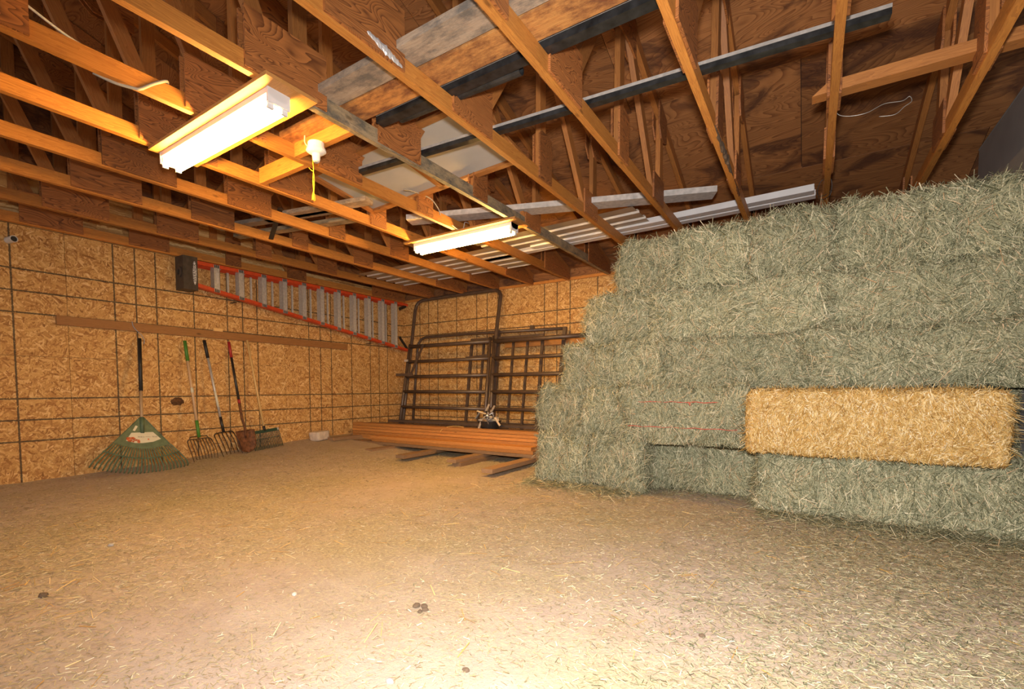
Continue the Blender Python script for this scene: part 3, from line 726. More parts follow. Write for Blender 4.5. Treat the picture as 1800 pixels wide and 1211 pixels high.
# label: cream print with autumn leaves
m = MB(); lp = [(-.150, .345), (-.10, .43), (.10, .445), (.175, .372), (.10, .338), (.0, .322), (-.07, .322)]
m.quad([F.p(a, b_, .0022) for a, b_ in lp], [(0, 0)]*len(lp)); plab = m.build('printed_label', M_label, t, fix=False); plab['label'] = 'cream printed label with red autumn leaves'
m = MB()
for i in range(44):
    a, b_ = -.145+random.random()*.12, .327+random.random()*.05
    if (a+.15)*.9+(b_-.32)*1.6 > .165 or b_ < .33-(a+.15)*.02+ (0.012 if a < -.12 else 0): continue
    r = .009+random.random()*.009; th = random.random()*6
    m.quad([F.p(a+r*math.cos(th+q*2*math.pi/10)*(1 if q % 2 else .5), b_+r*math.sin(th+q*2*math.pi/10)*(1 if q % 2 else .5), .0026+i*.00002) for q in range(10)], [(0, 0)]*10)
m.quad([F.p(.055+.012*math.cos(q*.628)*(1 if q % 2 else .5), .364+.012*math.sin(q*.628)*(1 if q % 2 else .5), .0027) for q in range(10)], [(0, 0)]*10)
m.build('leaf_print', M_leaf, plab, fix=False)
m = MB()
for a0, a1, hh, tl in ((-.04, .02, .388, .012), (.03, .075, .391, .007), (.09, .14, .394, .014)):
    a = a0
    while a < a1:
        wd = .004+random.random()*.004; m.quad([F.p(a, hh-tl/2, .003), F.p(a+wd*.5, hh-tl/2, .003), F.p(a+wd*.5, hh+tl/2, .003), F.p(a, hh+tl/2, .003)], [(0, 0)]*4); a += wd+.003
m.build('label_print', M_inkhole, plab, fix=False)
m = MB(); m.quad([F.p(a, b_, .0024) for a, b_ in ((-.088, .455), (-.068, .448), (-.040, .50), (-.060, .51))], [(0, 0)]*4); m.build('barcode_sticker', M_label, t, fix=False)

def fork(F, name, label, nt_, wid, hh, parts, tine_mat, curve, drop=0.0, rt_=.0042, double=False):
    t = thing(name, label, 'fork')
    for (a, b_, r, mt, nm) in parts:
        MB().tube([F.p(0, a), F.p(0, b_)], r, 12).build(nm, mt, t, True)
    y0 = hh
    MB().tube([F.p(-wid/2, y0-.03), F.p(-wid/2+.01, y0-.008), F.p(-wid/2+.03, y0), F.p(wid/2-.03, y0), F.p(wid/2-.01, y0-.008), F.p(wid/2, y0-.03)], rt_*1.25, 6).build('head_bar', tine_mat, t, True)
    if double:
        MB().tube([F.p(-wid*.38, y0+.01, -.005), F.p(-wid*.34, y0+.028, -.01), F.p(0, y0+.034, -.01), F.p(wid*.34, y0+.028, -.01), F.p(wid*.38, y0+.01, -.005)], rt_*1.1, 6).build('head_bar', tine_mat, t, True)
    for i in range(nt_):
        u = i/(nt_-1)*2-1; w0 = wid/2*u; pts = []
        for k in range(7):
            s = k/6; pts.append(F.p(w0*(1+.05*math.sin(math.pi*s))+curve*s*s, y0-.02*(abs(u) > .99)-(y0-.012)*s, .055*math.sin(math.pi*s*.9)-.02*s))
        MB().tube(pts, rt_, 6, r2=rt_*.55).build('tine', tine_mat, t, True)
    return t
F = Lean(-3.802, 1.466, -3.765, fh(.3, -3.76)+.01, .31)
fork(F, 'manure_fork', 'many tined manure fork with green grip and pale wooden handle', 9, .275, .255, [(.46, F.L-.22, .0155, M_ash, 'handle'), (F.L-.24, F.L, .019, M_greengrip, 'grip'), (.27, .47, .0185, M_greengrip, 'ferrule'), (.80, .86, .0162, M_label, 'sticker')], M_worn, .045, double=True, rt_=.0052)
F = Lean(-3.578, 1.491, -3.45, fh(.3, -3.45)+.01, .30)
fork(F, 'bedding_fork', 'six tined black fork with silver shaft and black grip', 6, .24, .29, [(.47, F.L-.20, .0145, M_alu, 'handle'), (F.L-.22, F.L, .019, M_black, 'grip'), (.29, .48, .017, M_blackm, 'ferrule'), (.60, .80, .0150, M_label, 'sticker')], M_blackm, .06, rt_=.0058)
# shovel
F = Lean(-3.276, 1.493, -3.20, fh(.3, -3.2)+.02, .30)
t = thing('shovel', 'round point shovel with rusty blade, black shaft and red grip', 'shovel')
for a, b_, r, mt, nm in ((.60, F.L-.19, .0155, M_blackm, 'handle'), (F.L-.20, F.L, .018, M_red, 'grip'), (.62, .67, .0165, M_red, 'collar')): MB().tube([F.p(0, a), F.p(0, b_)], r, 12).build(nm, mt, t, True)
MB().tube([F.p(0, .62), F.p(0, .42, .0), F.p(0, .34, .02), F.p(0, .26, .03), F.p(0, .18, .012)], .017, 10, r2=.010).build('socket', M_rust, t, True)
m = MB(); gn, gh = 13, 13; G = []
for j in range(gh):
    v = j/(gh-1); hh = .285*(1-v)-.01; wdt = .112*(1 if v < .45 else math.sqrt(max(0, 1-((v-.45)/.55)**2.3)))*1.12
    row = []
    for i in range(gn):
        u = i/(gn-1)*2-1; row.append(F.p(u*wdt, hh+(.012*(1-v) if False else 0), .03*(1-u*u)*(-1)+.02+.015*math.exp(-(u*4)**2)*(1-v)))
    G.append(row)
for j in range(gh-1):
    for i in range(gn-1): m.quad([G[j][i], G[j][i+1], G[j+1][i+1], G[j+1][i]], [(0, 0)]*4)
o = m.build('blade', M_rust, t, True, fix=False); weld(o); s_ = o.modifiers.new('s', 'SOLIDIFY'); s_.thickness = .003
for sg in (-1, 1): MB().beam(F.p(sg*.03, .277, .012), F.p(sg*.112, .272, .0), .022, .006, side=tuple(F.n)).build('foot_step', M_rust, t)
# shrub rake with yellow handle
F = Lean(-3.03, 1.534, -2.91, fh(.28, -2.9)+.02, .28)
t = thing('shrub_rake', 'dark green plastic tined rake with plain yellow wooden handle', 'rake')
MB().tube([F.p(0, .27), F.p(0, F.L)], .0145, 12).build('handle', M_pine, t, True)
MB().tube([F.p(0, .235), F.p(0, .30)], .018, 10).build('ferrule', M_blackm, t, True)
MB().box(F.p(0, .232, 0), F.w*.205, F.d*.020, F.n*.009).build('head_bar', M_dkgreen, t)
MB().box(F.p(.190, .236, .010), F.w*.012, F.d*.016, F.n*.002).build('corner_cap', M_silver, t)
for i in range(19):
    u = i/18*2-1; MB().tube([F.p(.200*u, .222, 0), F.p(.200*u+.004, .14, .008), F.p(.200*u+.020, .05, .004), F.p(.200*u+.035, .0, -.02)], .0050, 5).build('tine', M_dkgreen, t)
MB().tube([F.p(-.2, .135, .008), F.p(.205, .135, .008)], .004, 5).build('cross_band', M_dkgreen, t)

# block and stones in the corner
bm = bmesh.new(); bmesh.ops.create_cube(bm, size=1); bmesh.ops.subdivide_edges(bm, edges=bm.edges, cuts=5, use_grid_fill=True)
for v in bm.verts:
    v.co = Vector((v.co.x*.19, v.co.y*.24, v.co.z*.13)); d = noise.noise(v.co*14)*.012
    r = (abs(v.co.x)/.095)**6+(abs(v.co.y)/.12)**6+(abs(v.co.z)/.065)**6; v.co *= 1-.04*max(0, r-1); v.co += v.co.normalized()*d
me = bpy.data.meshes.new('mineral_block'); bm.to_mesh(me); bm.free(); me.materials.append(M_stone); me.polygons.foreach_set('use_smooth', [True]*len(me.polygons))
o = link('mineral_block', me, None, (.20, -2.03, fh(.2, -2.03)+.062), (.05, -.04, .15)); tag(o, 'pale rough block on the dirt against the left wall right of the tools', 'block')
def pebble(x, y, r, mat, label, name='stone', cat='stone', flat=.6, group=None):
    bm = bmesh.new(); bmesh.ops.create_icosphere(bm, subdivisions=2, radius=1); s0 = random.random()*50
    for v in bm.verts: v.co *= 1+.25*noise.noise(v.co*1.3+Vector((s0, 0, 0))); v.co.z *= flat; v.co.y *= .8
    me = bpy.data.meshes.new(name); bm.to_mesh(me); bm.free(); me.materials.append(mat)
    o = link(name, me, None, (x, y, fh(x, y)+r*flat*.45), (0, 0, random.random()*3)); o.scale = (r, r, r); return tag(o, label, cat, group)
pebble(.33, -1.83, .04, M_stone, 'small pale stone beside the rough block in the corner')
pebble(.19, -1.28, .07, M_stone, 'pale stone under the left end of the lumber stack')

# ------------------------------------------------------------------ lumber stack on sleepers
def lum(name, label, x0, x1, y0, y1, z0, z1, mat, rz=0, g=None, cat='lumber'): return board(name, label, cat, x0, x1, y0, y1, z0, z1, mat, rz, g, .0025)
ZB = .105
SLP = [((.28, .42), (-1.95, -.75), 'first from the left wall'), ((1.20, 1.33), (-2.06, -.75), 'second from the left wall'), ((1.95, 2.08), (-2.25, -.75), 'pale ended, third from the left wall'), ((2.70, 2.83), (-2.19, -.75), 'upper of the doubled pair'), ((3.40, 3.53), (-2.52, -.85), 'reaching furthest forward beside the hay')]
for i, ((a, b_), (c, d), lb) in enumerate(SLP):
    z0 = max(fh((a+b_)/2, c+.1), fh((a+b_)/2, -1.6))-.006; z1 = .085 if i else fh(.35, -1.85)+.045
    lum('sleeper', 'brown wood sleeper under the lumber stack, '+lb, a, b_, c, d, max(z0, z1-.045) if i != 3 else .045, z1, M_sleeper, g='sleepers under the lumber', cat='sleeper')
lum('sleeper', 'brown wood sleeper under the lumber stack, lower of the doubled pair', 2.74, 2.86, -2.14, -.75, .0, .044, M_sleeper, cat='sleeper')
bk = .0425
for i in range(5):
    z0 = .158+i*bk
    lum('lumber_board', 'orange stacked board in the rear lumber pile, ' + ['lowest', 'second from bottom', 'middle', 'second from top', 'topmost'][i], .18+random.random()*.03, 3.60, -1.402+random.random()*.006, -1.26, z0, z0+.038, M_lumber, g='boards of the lumber stack')
lum('lumber_board', 'shim board hidden low under the rear lumber pile', .3, 3.6, -1.39, -1.27, .088, .162, M_lumber)
lum('lumber_board', 'dull long board at the bottom front of the lumber stack', .14, 3.62, -1.63, -1.45, .088, .126, M_sleeper)
lum('lumber_board', 'orange board in the middle of the front lumber pile', .84, 3.50, -1.60, -1.42, .127, .165, M_lumber)
lum('lumber_board', 'bright orange board on top of the front lumber pile', .80, 3.47, -1.59, -1.41, .166, .204, M_lumber)
cable('hay_strand', 'single curved straw strand lying over the top lumber board', [(1.99, -1.42, .30), (2.0, -1.40, .335), (2.08, -1.36, .372), (2.18, -1.33, .385), (2.30, -1.30, .372)], .004, M_straw, 'straw')

# loose brown steel tubes behind the lumber
for i, (y0, z0, x0, x1) in enumerate(((-1.17, .315, .45, 3.35), (-1.10, .315, .25, 3.50), (-1.02, .315, .40, 3.42), (-.94, .36, .55, 3.30))):
    o = MB().bx(x0, x1, y0-.028, y0+.028, z0, z0+.04).build('steel_tube', M_corral, None); bevel(o, .004)
    tag(o, 'brown square steel tube lying behind the lumber, ' + ['nearest the boards', 'second from the boards', 'third from the boards', 'raised against the gates'][i], 'steel tube')
for a in (.6, 3.0): 
    o = MB().bx(a, a+.09, -1.23, -.90, .02, .313).build('support_block', M_sleeper, None); tag(o, 'wood block holding up the brown steel tubes, ' + ('left one' if a < 1 else 'right one'), 'block')

# ------------------------------------------------------------------ corral panels and gates leaning on the back wall
def lean(yb, zb, yt, zt_): 
    return lambda x, z: Vector((x, yb+(z-zb)/(zt_-zb)*(yt-yb), z))
Q = lean(-.86, .05, -.10, 2.40)
t = thing('arch_gate_frame', 'tall brown steel arch frame with rounded top leaning on back wall', 'gate frame')
r = .10; P = [(.72, .05), (.44, 2.20)]
pts = [Q(.72, .06), Q(.60, 1.0), Q(.43, 2.25), Q(.435, 2.33), Q(.47, 2.39), Q(.56, 2.425), Q(1.30, 2.432), Q(2.05, 2.425), Q(2.12, 2.39), Q(2.16, 2.33), Q(2.165, 2.24), Q(2.22, 1.4), Q(2.30, .5), Q(2.34, .05)]
MB().tube(pts, .029, 12).build('arch_tube', M_corral, t, True)
MB().tube([Q(.72, .14), Q(2.33, .14)], .02, 8).build('threshold', M_corral, t, True)
Q2 = lean(-.90, .20, -.36, 1.65); K = lambda x, z, n=-.035: Q2(x, z)+Vector((0, n, 0))
t = thing('gate_leaf', 'six rail brown steel gate hung inside the tall arch frame', 'gate')
ZR = [1.60, 1.34, 1.09, .845, .60, .375]
MB().tube([K(.745, .22), K(.53, 1.64)], .0245, 10).build('stile', M_corral, t, True)
MB().tube([K(2.37, .22), K(2.14, 1.66)], .0245, 10).build('stile', M_corral, t, True)
for i, z in enumerate(ZR):
    xl = .53+(1.64-z)/1.42*.215; xr = 2.14+(1.66-z)/1.44*.23
    MB().tube([K(xl, z), K(xr, z)], .0265 if i else .031, 12).build('rail', M_corral, t, True)
MB().beam(K(.86, 1.63, -.07), K(.735, 1.10, -.07), .008, .045, side=(0, 1, 0)).build('latch_bar', M_corral, t)
MB().beam(K(.42, 1.125, -.075), K(.80, 1.12, -.075), .012, .045, side=(0, 1, 0)).build('latch_plate', M_corral, t)
MB().box(K(.575, 1.36, -.08), (.035, 0, 0), (0, .01, 0), (0, 0, .018)).build('latch_handle', M_silver, t)
t = thing('corral_panel', 'six rail brown steel corral panel running right from the arch into the hay', 'panel')
MB().tube([K(2.45, .22, -.0), K(2.18, 1.68, .0)], .0245, 10).build('stile', M_corral, t, True)
for i, z in enumerate(ZR):
    xl = 2.18+(1.66-z)/1.44*.25; xr = [3.95, 3.95, 3.95, 3.95, 3.95, 3.95][i] if i else 3.72
    MB().tube([K(xl, z, .0), K(xr, z, .0)], .0265 if i else .031, 12).build('rail', M_corral, t, True)
Q3 = lean(-.40, .06, -.15, 1.75)
t = thing('round_corner_panel', 'brown steel panel with rounded upper left corner, rearmost against the wall', 'panel')
MB().tube([Q3(.55, .06), Q3(.50, 1.55), Q3(.51, 1.66), Q3(.56, 1.74), Q3(.66, 1.775), Q3(1.6, 1.775), Q3(3.26, 1.74)], .024, 10).build('top_tube', M_corral, t, True)
MB().beam(Q3(3.245, 1.76), Q3(3.20, .06), .05, .05, side=(0, 1, 0)).build('stile', M_corral, t)
for z in (.36, .10): MB().beam(Q3(.54, z), Q3(3.2, z), .04, .04, side=(0, 1, 0)).build('rail', M_corral, t)
MB().beam(Q3(2.16, .06), Q3(2.14, 1.79), .05, .05, side=(0, 1, 0)).build('stile', M_corral, t)
MB().bx(2.70, 2.76, -.19, -.14, 1.75, 1.82).build('hinge_lug', M_corral, t)
t = thing('barred_gate', 'brown steel gate with upright bars behind the rail panels', 'gate')
Q4 = lambda x, z: lean(-.47, .06, -.235, 1.66)(x, z)
MB().beam(Q4(1.68, 1.655), Q4(2.96, 1.655), .04, .045, side=(0, 1, 0)).build('rail', M_corral, t)
MB().beam(Q4(1.68, .13), Q4(2.96, .13), .04, .045, side=(0, 1, 0)).build('rail', M_corral, t)
for x in (1.70, 1.93, 2.20, 2.46, 2.70, 2.94): MB().beam(Q4(x, .13), Q4(x, 1.655), .032, .032 if 1.8 < x < 2.8 else .042, side=(0, 1, 0)).build('bar', M_corral, t)
MB().beam(Q4(1.62, 1.37)+Vector((0, -.03, 0)), Q4(2.12, 1.40)+Vector((0, -.03, 0)), .01, .05, side=(0, 1, 0)).build('latch_bar', M_corral, t)
o = MB().bx(-1.2, 1.2, -.02, .02, 0, .09).build('batten', M_lumber, loc=(3.4, -.045, 1.52)); tag(o, 'orange wood batten fixed on the back wall behind the corral panels', 'batten')

# ------------------------------------------------------------------ bucket of scraps
t = thing('scrap_bucket', 'black rubber pan heaped with shiny and pale scraps behind the lumber', 'bucket', (2.60, -1.12, .356))
weld(lathe([(0, 0), (.115, 0), (.15, .10), (.158, .10), (.158, .108), (.142, .108), (.11, .012), (0, .012)], 24).build('pan', M_black, t, fix=False))
random.seed(3)
for i in range(46):
    a = random.random()*6.28; rr = .13*math.sqrt(random.random()); z = .07+.17*(1-rr/.14)*random.random()+.02
    mt = random.choice([M_card, M_card, M_silver, M_silver, M_clod, M_whitedust])
    c = Vector((rr*math.cos(a), rr*math.sin(a), z)); e = [random.uniform(.008, .020), random.uniform(.012, .050), random.uniform(.001, .008)]
    R3 = Matrix.Rotation(random.random()*6, 3, 'X') @ Matrix.Rotation(random.random()*6, 3, 'Z') @ Matrix.Rotation(random.random()*6, 3, 'Y')
    MB().box(c, R3 @ Vector((e[0], 0, 0)), R3 @ Vector((0, e[1], 0)), R3 @ Vector((0, 0, e[2]))).build('scrap', mt, t)
for (a, b_) in (((-.17, -.09, .13), (-.09, -.11, .22)), ((-.09, -.14, .0), (-.05, -.12, .13)), ((.14, -.10, .16), (.20, -.07, .05)), ((.0, -.1, .2), (-.14, -.1, .24)), ((.05, -.05, .22), (.10, -.04, .31)), ((-.02, -.06, .24), (.02, -.05, .33))):
    MB().beam(a, b_, .03, .005, side=(.3, .8, .2)).build('scrap', random.choice([M_card, M_silver]), t)

# ------------------------------------------------------------------ hay
def bale_body(L, D, Hh, seed, amp=.022):
    nx_, ny_, nz_ = max(6, int(L/.045)), max(6, int(D/.05)), max(6, int(Hh/.045))
    bm = bmesh.new(); bmesh.ops.create_cube(bm, size=1)
    bm.free()
    V = {}; vs = []; fs = []
    def vid(i, j, k):
        if (i, j, k) not in V:
            x, y, z = i/nx_*2-1, j/ny_*2-1, k/nz_*2-1
            p = Vector((x*L/2, y*D/2, z*Hh/2))
            R = .05; q = Vector((max(-L/2+R, min(L/2-R, p.x)), max(-D/2+R, min(D/2-R, p.y)), max(-Hh/2+R, min(Hh/2-R, p.z))))
            d = p-q
            if d.length > R: p = q+d.normalized()*R
            nrm = (p-q).normalized() if (p-q).length > 1e-4 else Vector((0, 0, 0))
            s = Vector((seed*7.3, seed*3.1, 0))
            a = noise.noise(p*4+s)*amp + noise.noise(Vector((p.x*13, p.y*13, p.z*5))+s)*amp*.5
            p = p+nrm*a*1.3
            V[(i, j, k)] = len(vs); vs.append((p.x, p.y, p.z+Hh/2))
        return V[(i, j, k)]
    for i in range(nx_):
        for j in range(ny_):
            for k, o in ((0, 1), (nz_, 0)):
                f = [vid(i, j, k), vid(i+1, j, k), vid(i+1, j+1, k), vid(i, j+1, k)]; fs.append(f[::-1] if o else f)
    for i in range(nx_):
        for k in range(nz_):
            for j, o in ((0, 0), (ny_, 1)):
                f = [vid(i, j, k), vid(i+1, j, k), vid(i+1, j, k+1), vid(i, j, k+1)]; fs.append(f[::-1] if o else f)
    for j in range(ny_):
        for k in range(nz_):
            for i, o in ((0, 1), (nx_, 0)):
                f = [vid(i, j, k), vid(i, j+1, k), vid(i, j+1, k+1), vid(i, j, k+1)]; fs.append(f[::-1] if o else f)
    return np.array(vs), np.array(fs)
def stems(vs, fs, n, lmin, lmax, wd, out, seed, Hh, vert=.75, cutfrac=0.03):
    g = np.random.default_rng(seed)
    A = vs[fs[:, 0]]; B = vs[fs[:, 1]]; Cc = vs[fs[:, 2]]; D = vs[fs[:, 3]]
    nr = np.cross(B-A, D-A); ar = np.linalg.norm(nr, axis=1); nr = nr/ar[:, None]
    wt = ar.copy(); wt[(nr[:, 1] > .7)] *= .05; wt[nr[:, 2] < -.7] *= .03; wt[nr[:, 2] > .7] *= .8
    fi = g.choice(len(fs), n, p=wt/wt.sum()); u, v = g.random((n, 1)), g.random((n, 1))
    P = (A[fi]*(1-u)+B[fi]*u)*(1-v)+(D[fi]*(1-u)+Cc[fi]*u)*v; Nn = nr[fi]
    # direction field: vertical on the sides with swirls from low frequency noise
    upv = np.tile(np.array([0, 0, 1.0]), (n, 1)); top = np.abs(Nn[:, 2]) > .6
    upv[top] = np.array([.4, 1.0, 0])
    t1 = upv-Nn*np.sum(upv*Nn, 1, keepdims=True); t1 /= np.linalg.norm(t1, axis=1, keepdims=True)+1e-9
    t2 = np.cross(Nn, t1)
    lf = np.array([noise.noise(Vector((p[0]*5+seed, p[1]*5, p[2]*5))) for p in P])
    ang = lf*2.6 + g.normal(0, 1-vert+.18, n)
    ang += (g.random(n) < .12)*g.uniform(-1.6, 1.6, n)
    dr = t1*np.cos(ang)[:, None]+t2*np.sin(ang)[:, None]
    dr *= np.where(g.random(n) < .5, 1, -1)[:, None]
    Ln = g.uniform(lmin, lmax, n)**1.0; Ln *= np.where(g.random(n) < .15, 1.5, 1.0)
    w_ = g.uniform(.6, 1.25, n)*wd
    side = np.cross(dr, Nn); side = side*np.cos(g.uniform(-.9, .9, n))[:, None]+Nn*np.sin(g.uniform(-.9, .9, n))[:, None]
    o1 = g.uniform(.0, .012, n); o2 = g.uniform(0, out, n)**1; o2 = np.where(g.random(n) < cutfrac, o2+g.uniform(.01, .07, n), o2*g.random(n)); o0 = g.uniform(-.006, .006, n)
    bend = np.cross(Nn, dr)*g.normal(0, .12, n)[:, None]
    K = []
    for s, o in ((-.5, o0), (-.0, o1), (.5, o2)):
        K.append(P+dr*(Ln*s)[:, None]+bend*(Ln*(1-4*s*s))[:, None]+Nn*o[:, None])
    # droop of ends that stick out
    K[2][:, 2] -= np.clip(o2-.01, 0, 1)*.5
    K = [np.where(True, k, k) for k in K]
    for k in K: k[:, 2] = np.maximum(k[:, 2], -.004)
    W = side*(w_/2)[:, None]
    verts = np.empty((n, 6, 3)); 
    for i, (k, f) in enumerate(zip(K, (1, 1, .45))): verts[:, 2*i] = k-W*f; verts[:, 2*i+1] = k+W*f
    base = np.arange(n)[:, None]*6
    q = np.concatenate([base+np.array([[0, 1, 3, 2]]), base+np.array([[2, 3, 5, 4]])], 1).reshape(-1, 4)
    return verts.reshape(-1, 3), q
def npmesh(name, v, q, mat, smooth=False):
    me = bpy.data.meshes.new(name); me.vertices.add(len(v)); me.vertices.foreach_set('co', np.ascontiguousarray(v, dtype=np.float32).ravel())
    me.loops.add(q.size); me.loops.foreach_set('vertex_index', np.ascontiguousarray(q, dtype=np.int32).ravel())
    me.polygons.add(len(q)); me.polygons.foreach_set('loop_start', np.arange(0, q.size, q.shape[1], dtype=np.int32))
    try: me.polygons.foreach_set('loop_total', np.full(len(q), q.shape[1], dtype=np.int32))
    except Exception: pass
    me.update(calc_edges=True); me.materials.append(mat)
    if smooth: me.polygons.foreach_set('use_smooth', [True]*len(q))
    return me
def bale_kind(L, D, Hh, seed, n, straw=False):
    vs, fs = bale_body(L, D, Hh, seed, .012 if straw else .042)
    b_ = npmesh('bale_core', vs, fs, M_strawb if straw else M_hayb, True)
    if straw: v, q = stems(vs, fs, n, .018, .06, .0046, .014, seed, Hh, .55, .07)
    else: v, q = stems(vs, fs, n, .05, .17, .0042, .034, seed, Hh, .60, .13)
    return b_, npmesh('loose_stems', v, q, M_straw if straw else M_hay)
END = [bale_kind(.48, .95, .45, s, 15000) for s in (1, 2, 3)]
LONG = [bale_kind(1.06, .50, .45, s, 21000) for s in (4, 5, 6)]
BOT = bale_kind(1.36, .50, .43, 9, 30000); STR = bale_kind(1.36, .44, .44, 11, 36000, True)
def bale(kind, x0, x1, yf, z0, h, label, dims, group=None, tilt=0, name='hay_bale', depth=None):
    L, D, Hh = dims; sx = (x1-x0)/L*1.035; sz = h/Hh
    t = thing(name, label, 'straw bale' if name == 'straw_bale' else 'hay bale', ((x0+x1)/2, yf+D/2+random.uniform(-.02, .02), z0), (0, tilt, random.uniform(-.03, .03)), group)
    t.scale = (sx, 1, sz)
    link('bale_core', kind[0], t); stuff(link('loose_stems', kind[1], t)); return t
dE = (.48, .95, .45); dL = (1.06, .50, .45)
B = [
 (END, 0, 3.99, 4.46, -2.42, .0, .47, 'green hay bale on the floor at the far left end of the stack'),
 (END, 1, 4.47, 4.95, -2.42, .0, .47, 'green hay bale on the floor, second from the left of the stack'),
 (END, 2, 4.96, 5.40, -2.14, .0, .47, 'shaded recessed hay bale on the floor under the red twined bale, left of two'),
 (END, 0, 5.40, 5.84, -2.14, .0, .47, 'shaded recessed hay bale on the floor, right of two beside the straw bale'),
 (END, 1, 3.97, 4.42, -2.38, .46, .44, 'rounded hay bale in the second layer at the left end of the stack'),
 (END, 2, 4.42, 4.83, -2.36, .46, .44, 'shaggy hay bale in the second layer between the left end and the twined bale'),
 (LONG, 0, 4.82, 5.73, -2.44, .44, .46, 'hay bale with two red twine strings, left of the straw bale'),
 (LONG, 1, 5.76, 6.5, -2.14, .44, .47, 'hay bale directly behind the left half of the straw bale'),
 (LONG, 2, 6.5, 7.19, -2.14, .44, .47, 'hay bale directly behind the right half of the straw bale'),
 (END, 0, 4.22, 4.68, -2.34, .89, .40, 'hay bale at the left end of the third layer'),
 (END, 1, 4.68, 5.12, -2.36, .89, .40, 'hay bale second from the left in the third layer'),
 (LONG, 2, 5.10, 6.10, -2.38, .895, .40, 'long hay bale in the middle of the third layer above the twined bale'),
 (LONG, 0, 6.10, 7.19, -2.40, .895, .40, 'long hay bale at the right of the third layer above the straw bale'),
 (END, 2, 4.45, 5.0, -2.30, 1.28, .43, 'hay bale at the left end of the fourth layer'),
 (LONG, 1, 5.02, 6.16, -2.36, 1.285, .42, 'long combed looking hay bale left in the fourth layer'),
 (LONG, 2, 6.16, 7.19, -2.34, 1.285, .42, 'long hay bale at the right of the fourth layer'),
 (END, 1, 4.73, 5.22, -2.34, 1.69, .44, 'hay bale at the left end of the top layer'),
 (END, 0, 5.22, 5.72, -2.36, 1.69, .45, 'hay bale second from the left in the top layer, left of the dark gap'),
 (END, 2, 5.73, 6.20, -2.36, 1.69, .46, 'hay bale just right of the dark gap in the top layer'),
 (END, 1, 6.20, 6.68, -2.33, 1.69, .47, 'hay bale fourth from the left in the top layer'),
 (END, 0, 6.68, 7.19, -2.32, 1.69, .46, 'hay bale at the right end of the top layer by the grey wall'),
]
tilts = [0, .01, 0, 0, .03, -.02, 0, 0, 0, -.02, .02, 0, 0, .015, 0, 0, -.01, .015, -.01, .01, 0]
made = []
for (kd, i, x0, x1, yf, z0, h, lb), tl in zip(B, tilts):
    made.append(bale(kd[i], x0, x1, yf, z0, h, lb, dE if kd is END else dL, 'hay bales in the stack', tl))
bale(BOT, 5.85, 7.19, -2.53, .0, .435, 'hay bale on the floor directly under the yellow straw bale', (1.36, .50, .43), 'hay bales in the stack')
bale(STR, 5.775, 7.035, -2.63, .43, .445, 'golden yellow straw bale lying on the green hay stack', (1.36, .44, .44), name='straw_bale')
tw = made[6]
for z in (.335, .135):
    o = MB().tube([(-.46+.92*i/14, -.292+.003*math.sin(i*1.7), z+.004*math.sin(i*2.3)) for i in range(15)], .0032, 6).build('twine', M_twine, tw, True)
MB().tube([(.07, -.295, .335), (.085, -.30, .325), (.088, -.298, .31)], .007, 6).build('twine_knot', M_twine, tw, True)
# hay fallen at the foot of the stack
def scatter(name, n, fx, zoff, lmin, lmax, wd, mat, seed, tilt=.25):
    g = np.random.default_rng(seed); P = fx(g, n); n = len(P)
    z = np.array([fh(x, y) for x, y in P]); an = g.uniform(0, 2*np.pi, n); L = g.uniform(lmin, lmax, n); w_ = g.uniform(.6, 1.3, n)*wd
    dx, dy = np.cos(an), np.sin(an); tl = g.normal(0, tilt, n)*L
    A = np.stack([P[:, 0]-dx*L/2, P[:, 1]-dy*L/2, z+zoff(g, P)+.003-np.abs(tl)/2*.2], 1); Bq = np.stack([P[:, 0]+dx*L/2, P[:, 1]+dy*L/2, A[:, 2]+np.abs(tl)], 1)
    r_ = g.uniform(-.7, .7, n); W = np.stack([-dy*np.cos(r_), dx*np.cos(r_), np.sin(r_)], 1)*(w_/2)[:, None]
    v = np.stack([A-W, A+W, Bq+W*.8, Bq-W*.8], 1).reshape(-1, 3); q = (np.arange(n)[:, None]*4+np.array([[0, 1, 2, 3]]))
    return stuff(link(name, npmesh(name, v, q, mat)))
def near_stack(g, n):
    x = g.uniform(3.9, 7.2, n); f = np.where((x > 4.95) & (x < 5.84), -1.95, np.where(x > 5.84, -2.54, -2.44)); y = f-np.abs(g.exponential(.10, n))+.02
    return np.stack([x, y], 1)
o = scatter('fallen_hay', 9000, near_stack, lambda g, P: g.exponential(.006, len(P)), .03, .12, .0035, M_hay, 21); tag(o, 'loose green hay fallen on the floor along the foot of the stack', 'hay')
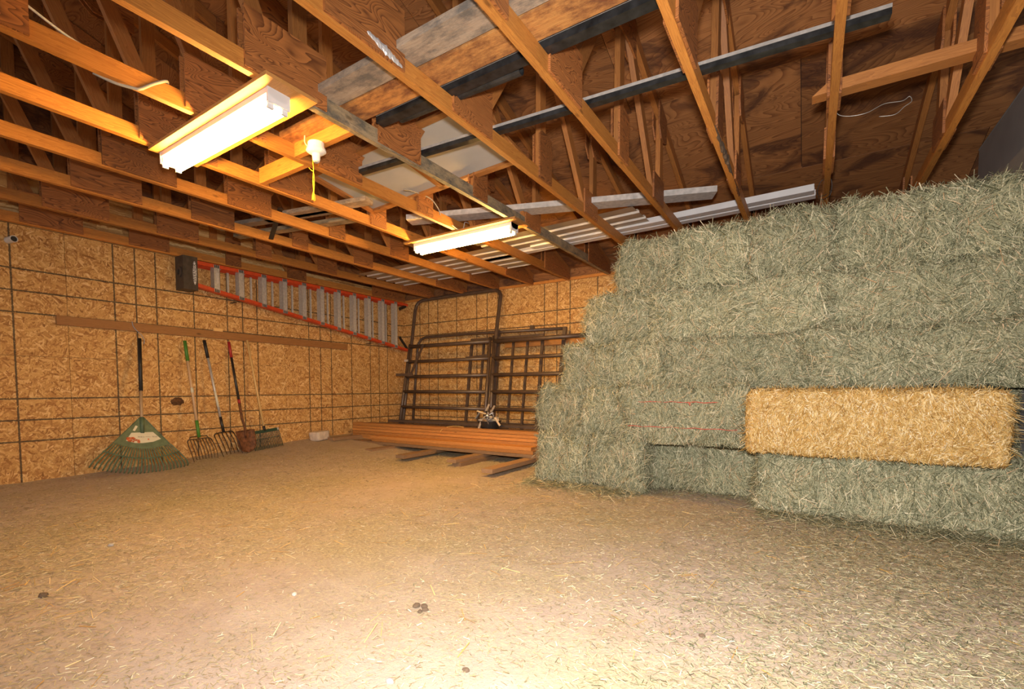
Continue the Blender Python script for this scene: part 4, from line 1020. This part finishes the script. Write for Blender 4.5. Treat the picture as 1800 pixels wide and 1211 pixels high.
def allfloor(g, n):
    y = -6.4+6.3*g.random(n)**1.25; x = g.uniform(.05, 7.2, n)
    k = np.array([.5+.9*noise.noise(Vector((a*.8, b_*.8, 9))) + .35*(a > 4.5) + .3*(b_ > -4.2) for a, b_ in zip(x, y)]) > g.random(n)*.95
    k &= g.random(n) > .72*np.exp(-((x-4.9)**2/1.1+(y+5.2)**2/.9))
    k &= ~((x > 3.95) & (y > -2.2)) & (y > -6.35)
    return np.stack([x[k], y[k]], 1)
o = scatter('floor_chaff', 260000, allfloor, lambda g, P: np.zeros(len(P)), .006, .028, .0030, M_chaff, 22, .15); tag(o, 'pale chaff and broken hay strewn over the whole dirt floor', 'chaff')
o = scatter('floor_straw', 2600, allfloor, lambda g, P: np.zeros(len(P)), .04, .11, .0032, M_straw, 23, .12); tag(o, 'longer golden straw pieces scattered on the dirt floor', 'straw')

def rightfloor(g, n):
    x = g.uniform(5.4, 7.19, n); y = g.uniform(-6.3, -2.6, n); k = g.random(n) < np.clip((x-5.4)/1.2, 0, 1)
    return np.stack([x[k], y[k]], 1)
o = scatter('hay_bits', 60000, rightfloor, lambda g, P: np.zeros(len(P)), .006, .035, .0028, M_hay, 24, .15); tag(o, 'pale green hay bits covering the dirt before the stack on the right', 'hay')
# stones and clods on the floor
pebble(3.39, -5.95, .022, M_clod, 'dark dropping on the dirt near the left edge of the floor', 'clod', 'clod')
for q, (dx, dy, rr) in enumerate(((0, 0, .018), (.03, .015, .016), (.052, -.005, .015), (.045, -.03, .012))):
    pebble(4.80+dx, -5.10+dy, rr, M_clod, 'dark clod of the small curved cluster on the bare dirt, ' + ('leftmost', 'second from left', 'furthest right', 'nearest the camera')[q], 'clod', 'clod', group='cluster of dark clods')
pebble(4.30, -5.33, .014, M_stone, 'small pale stone on the dirt left of the dark clods')
pebble(5.24, -5.36, .013, M_clod, 'small reddish brown stone in the near floor centre')
pebble(5.08, -5.54, .014, M_pebble, 'whitish stone at the bottom of the floor below the clods')
pebble(2.85, -5.52, .016, M_pebble, 'grey stone on the floor in front of the leaf rake')
pebble(5.82, -4.70, .012, M_clod, 'tiny dark stone on the floor in front of the hay')
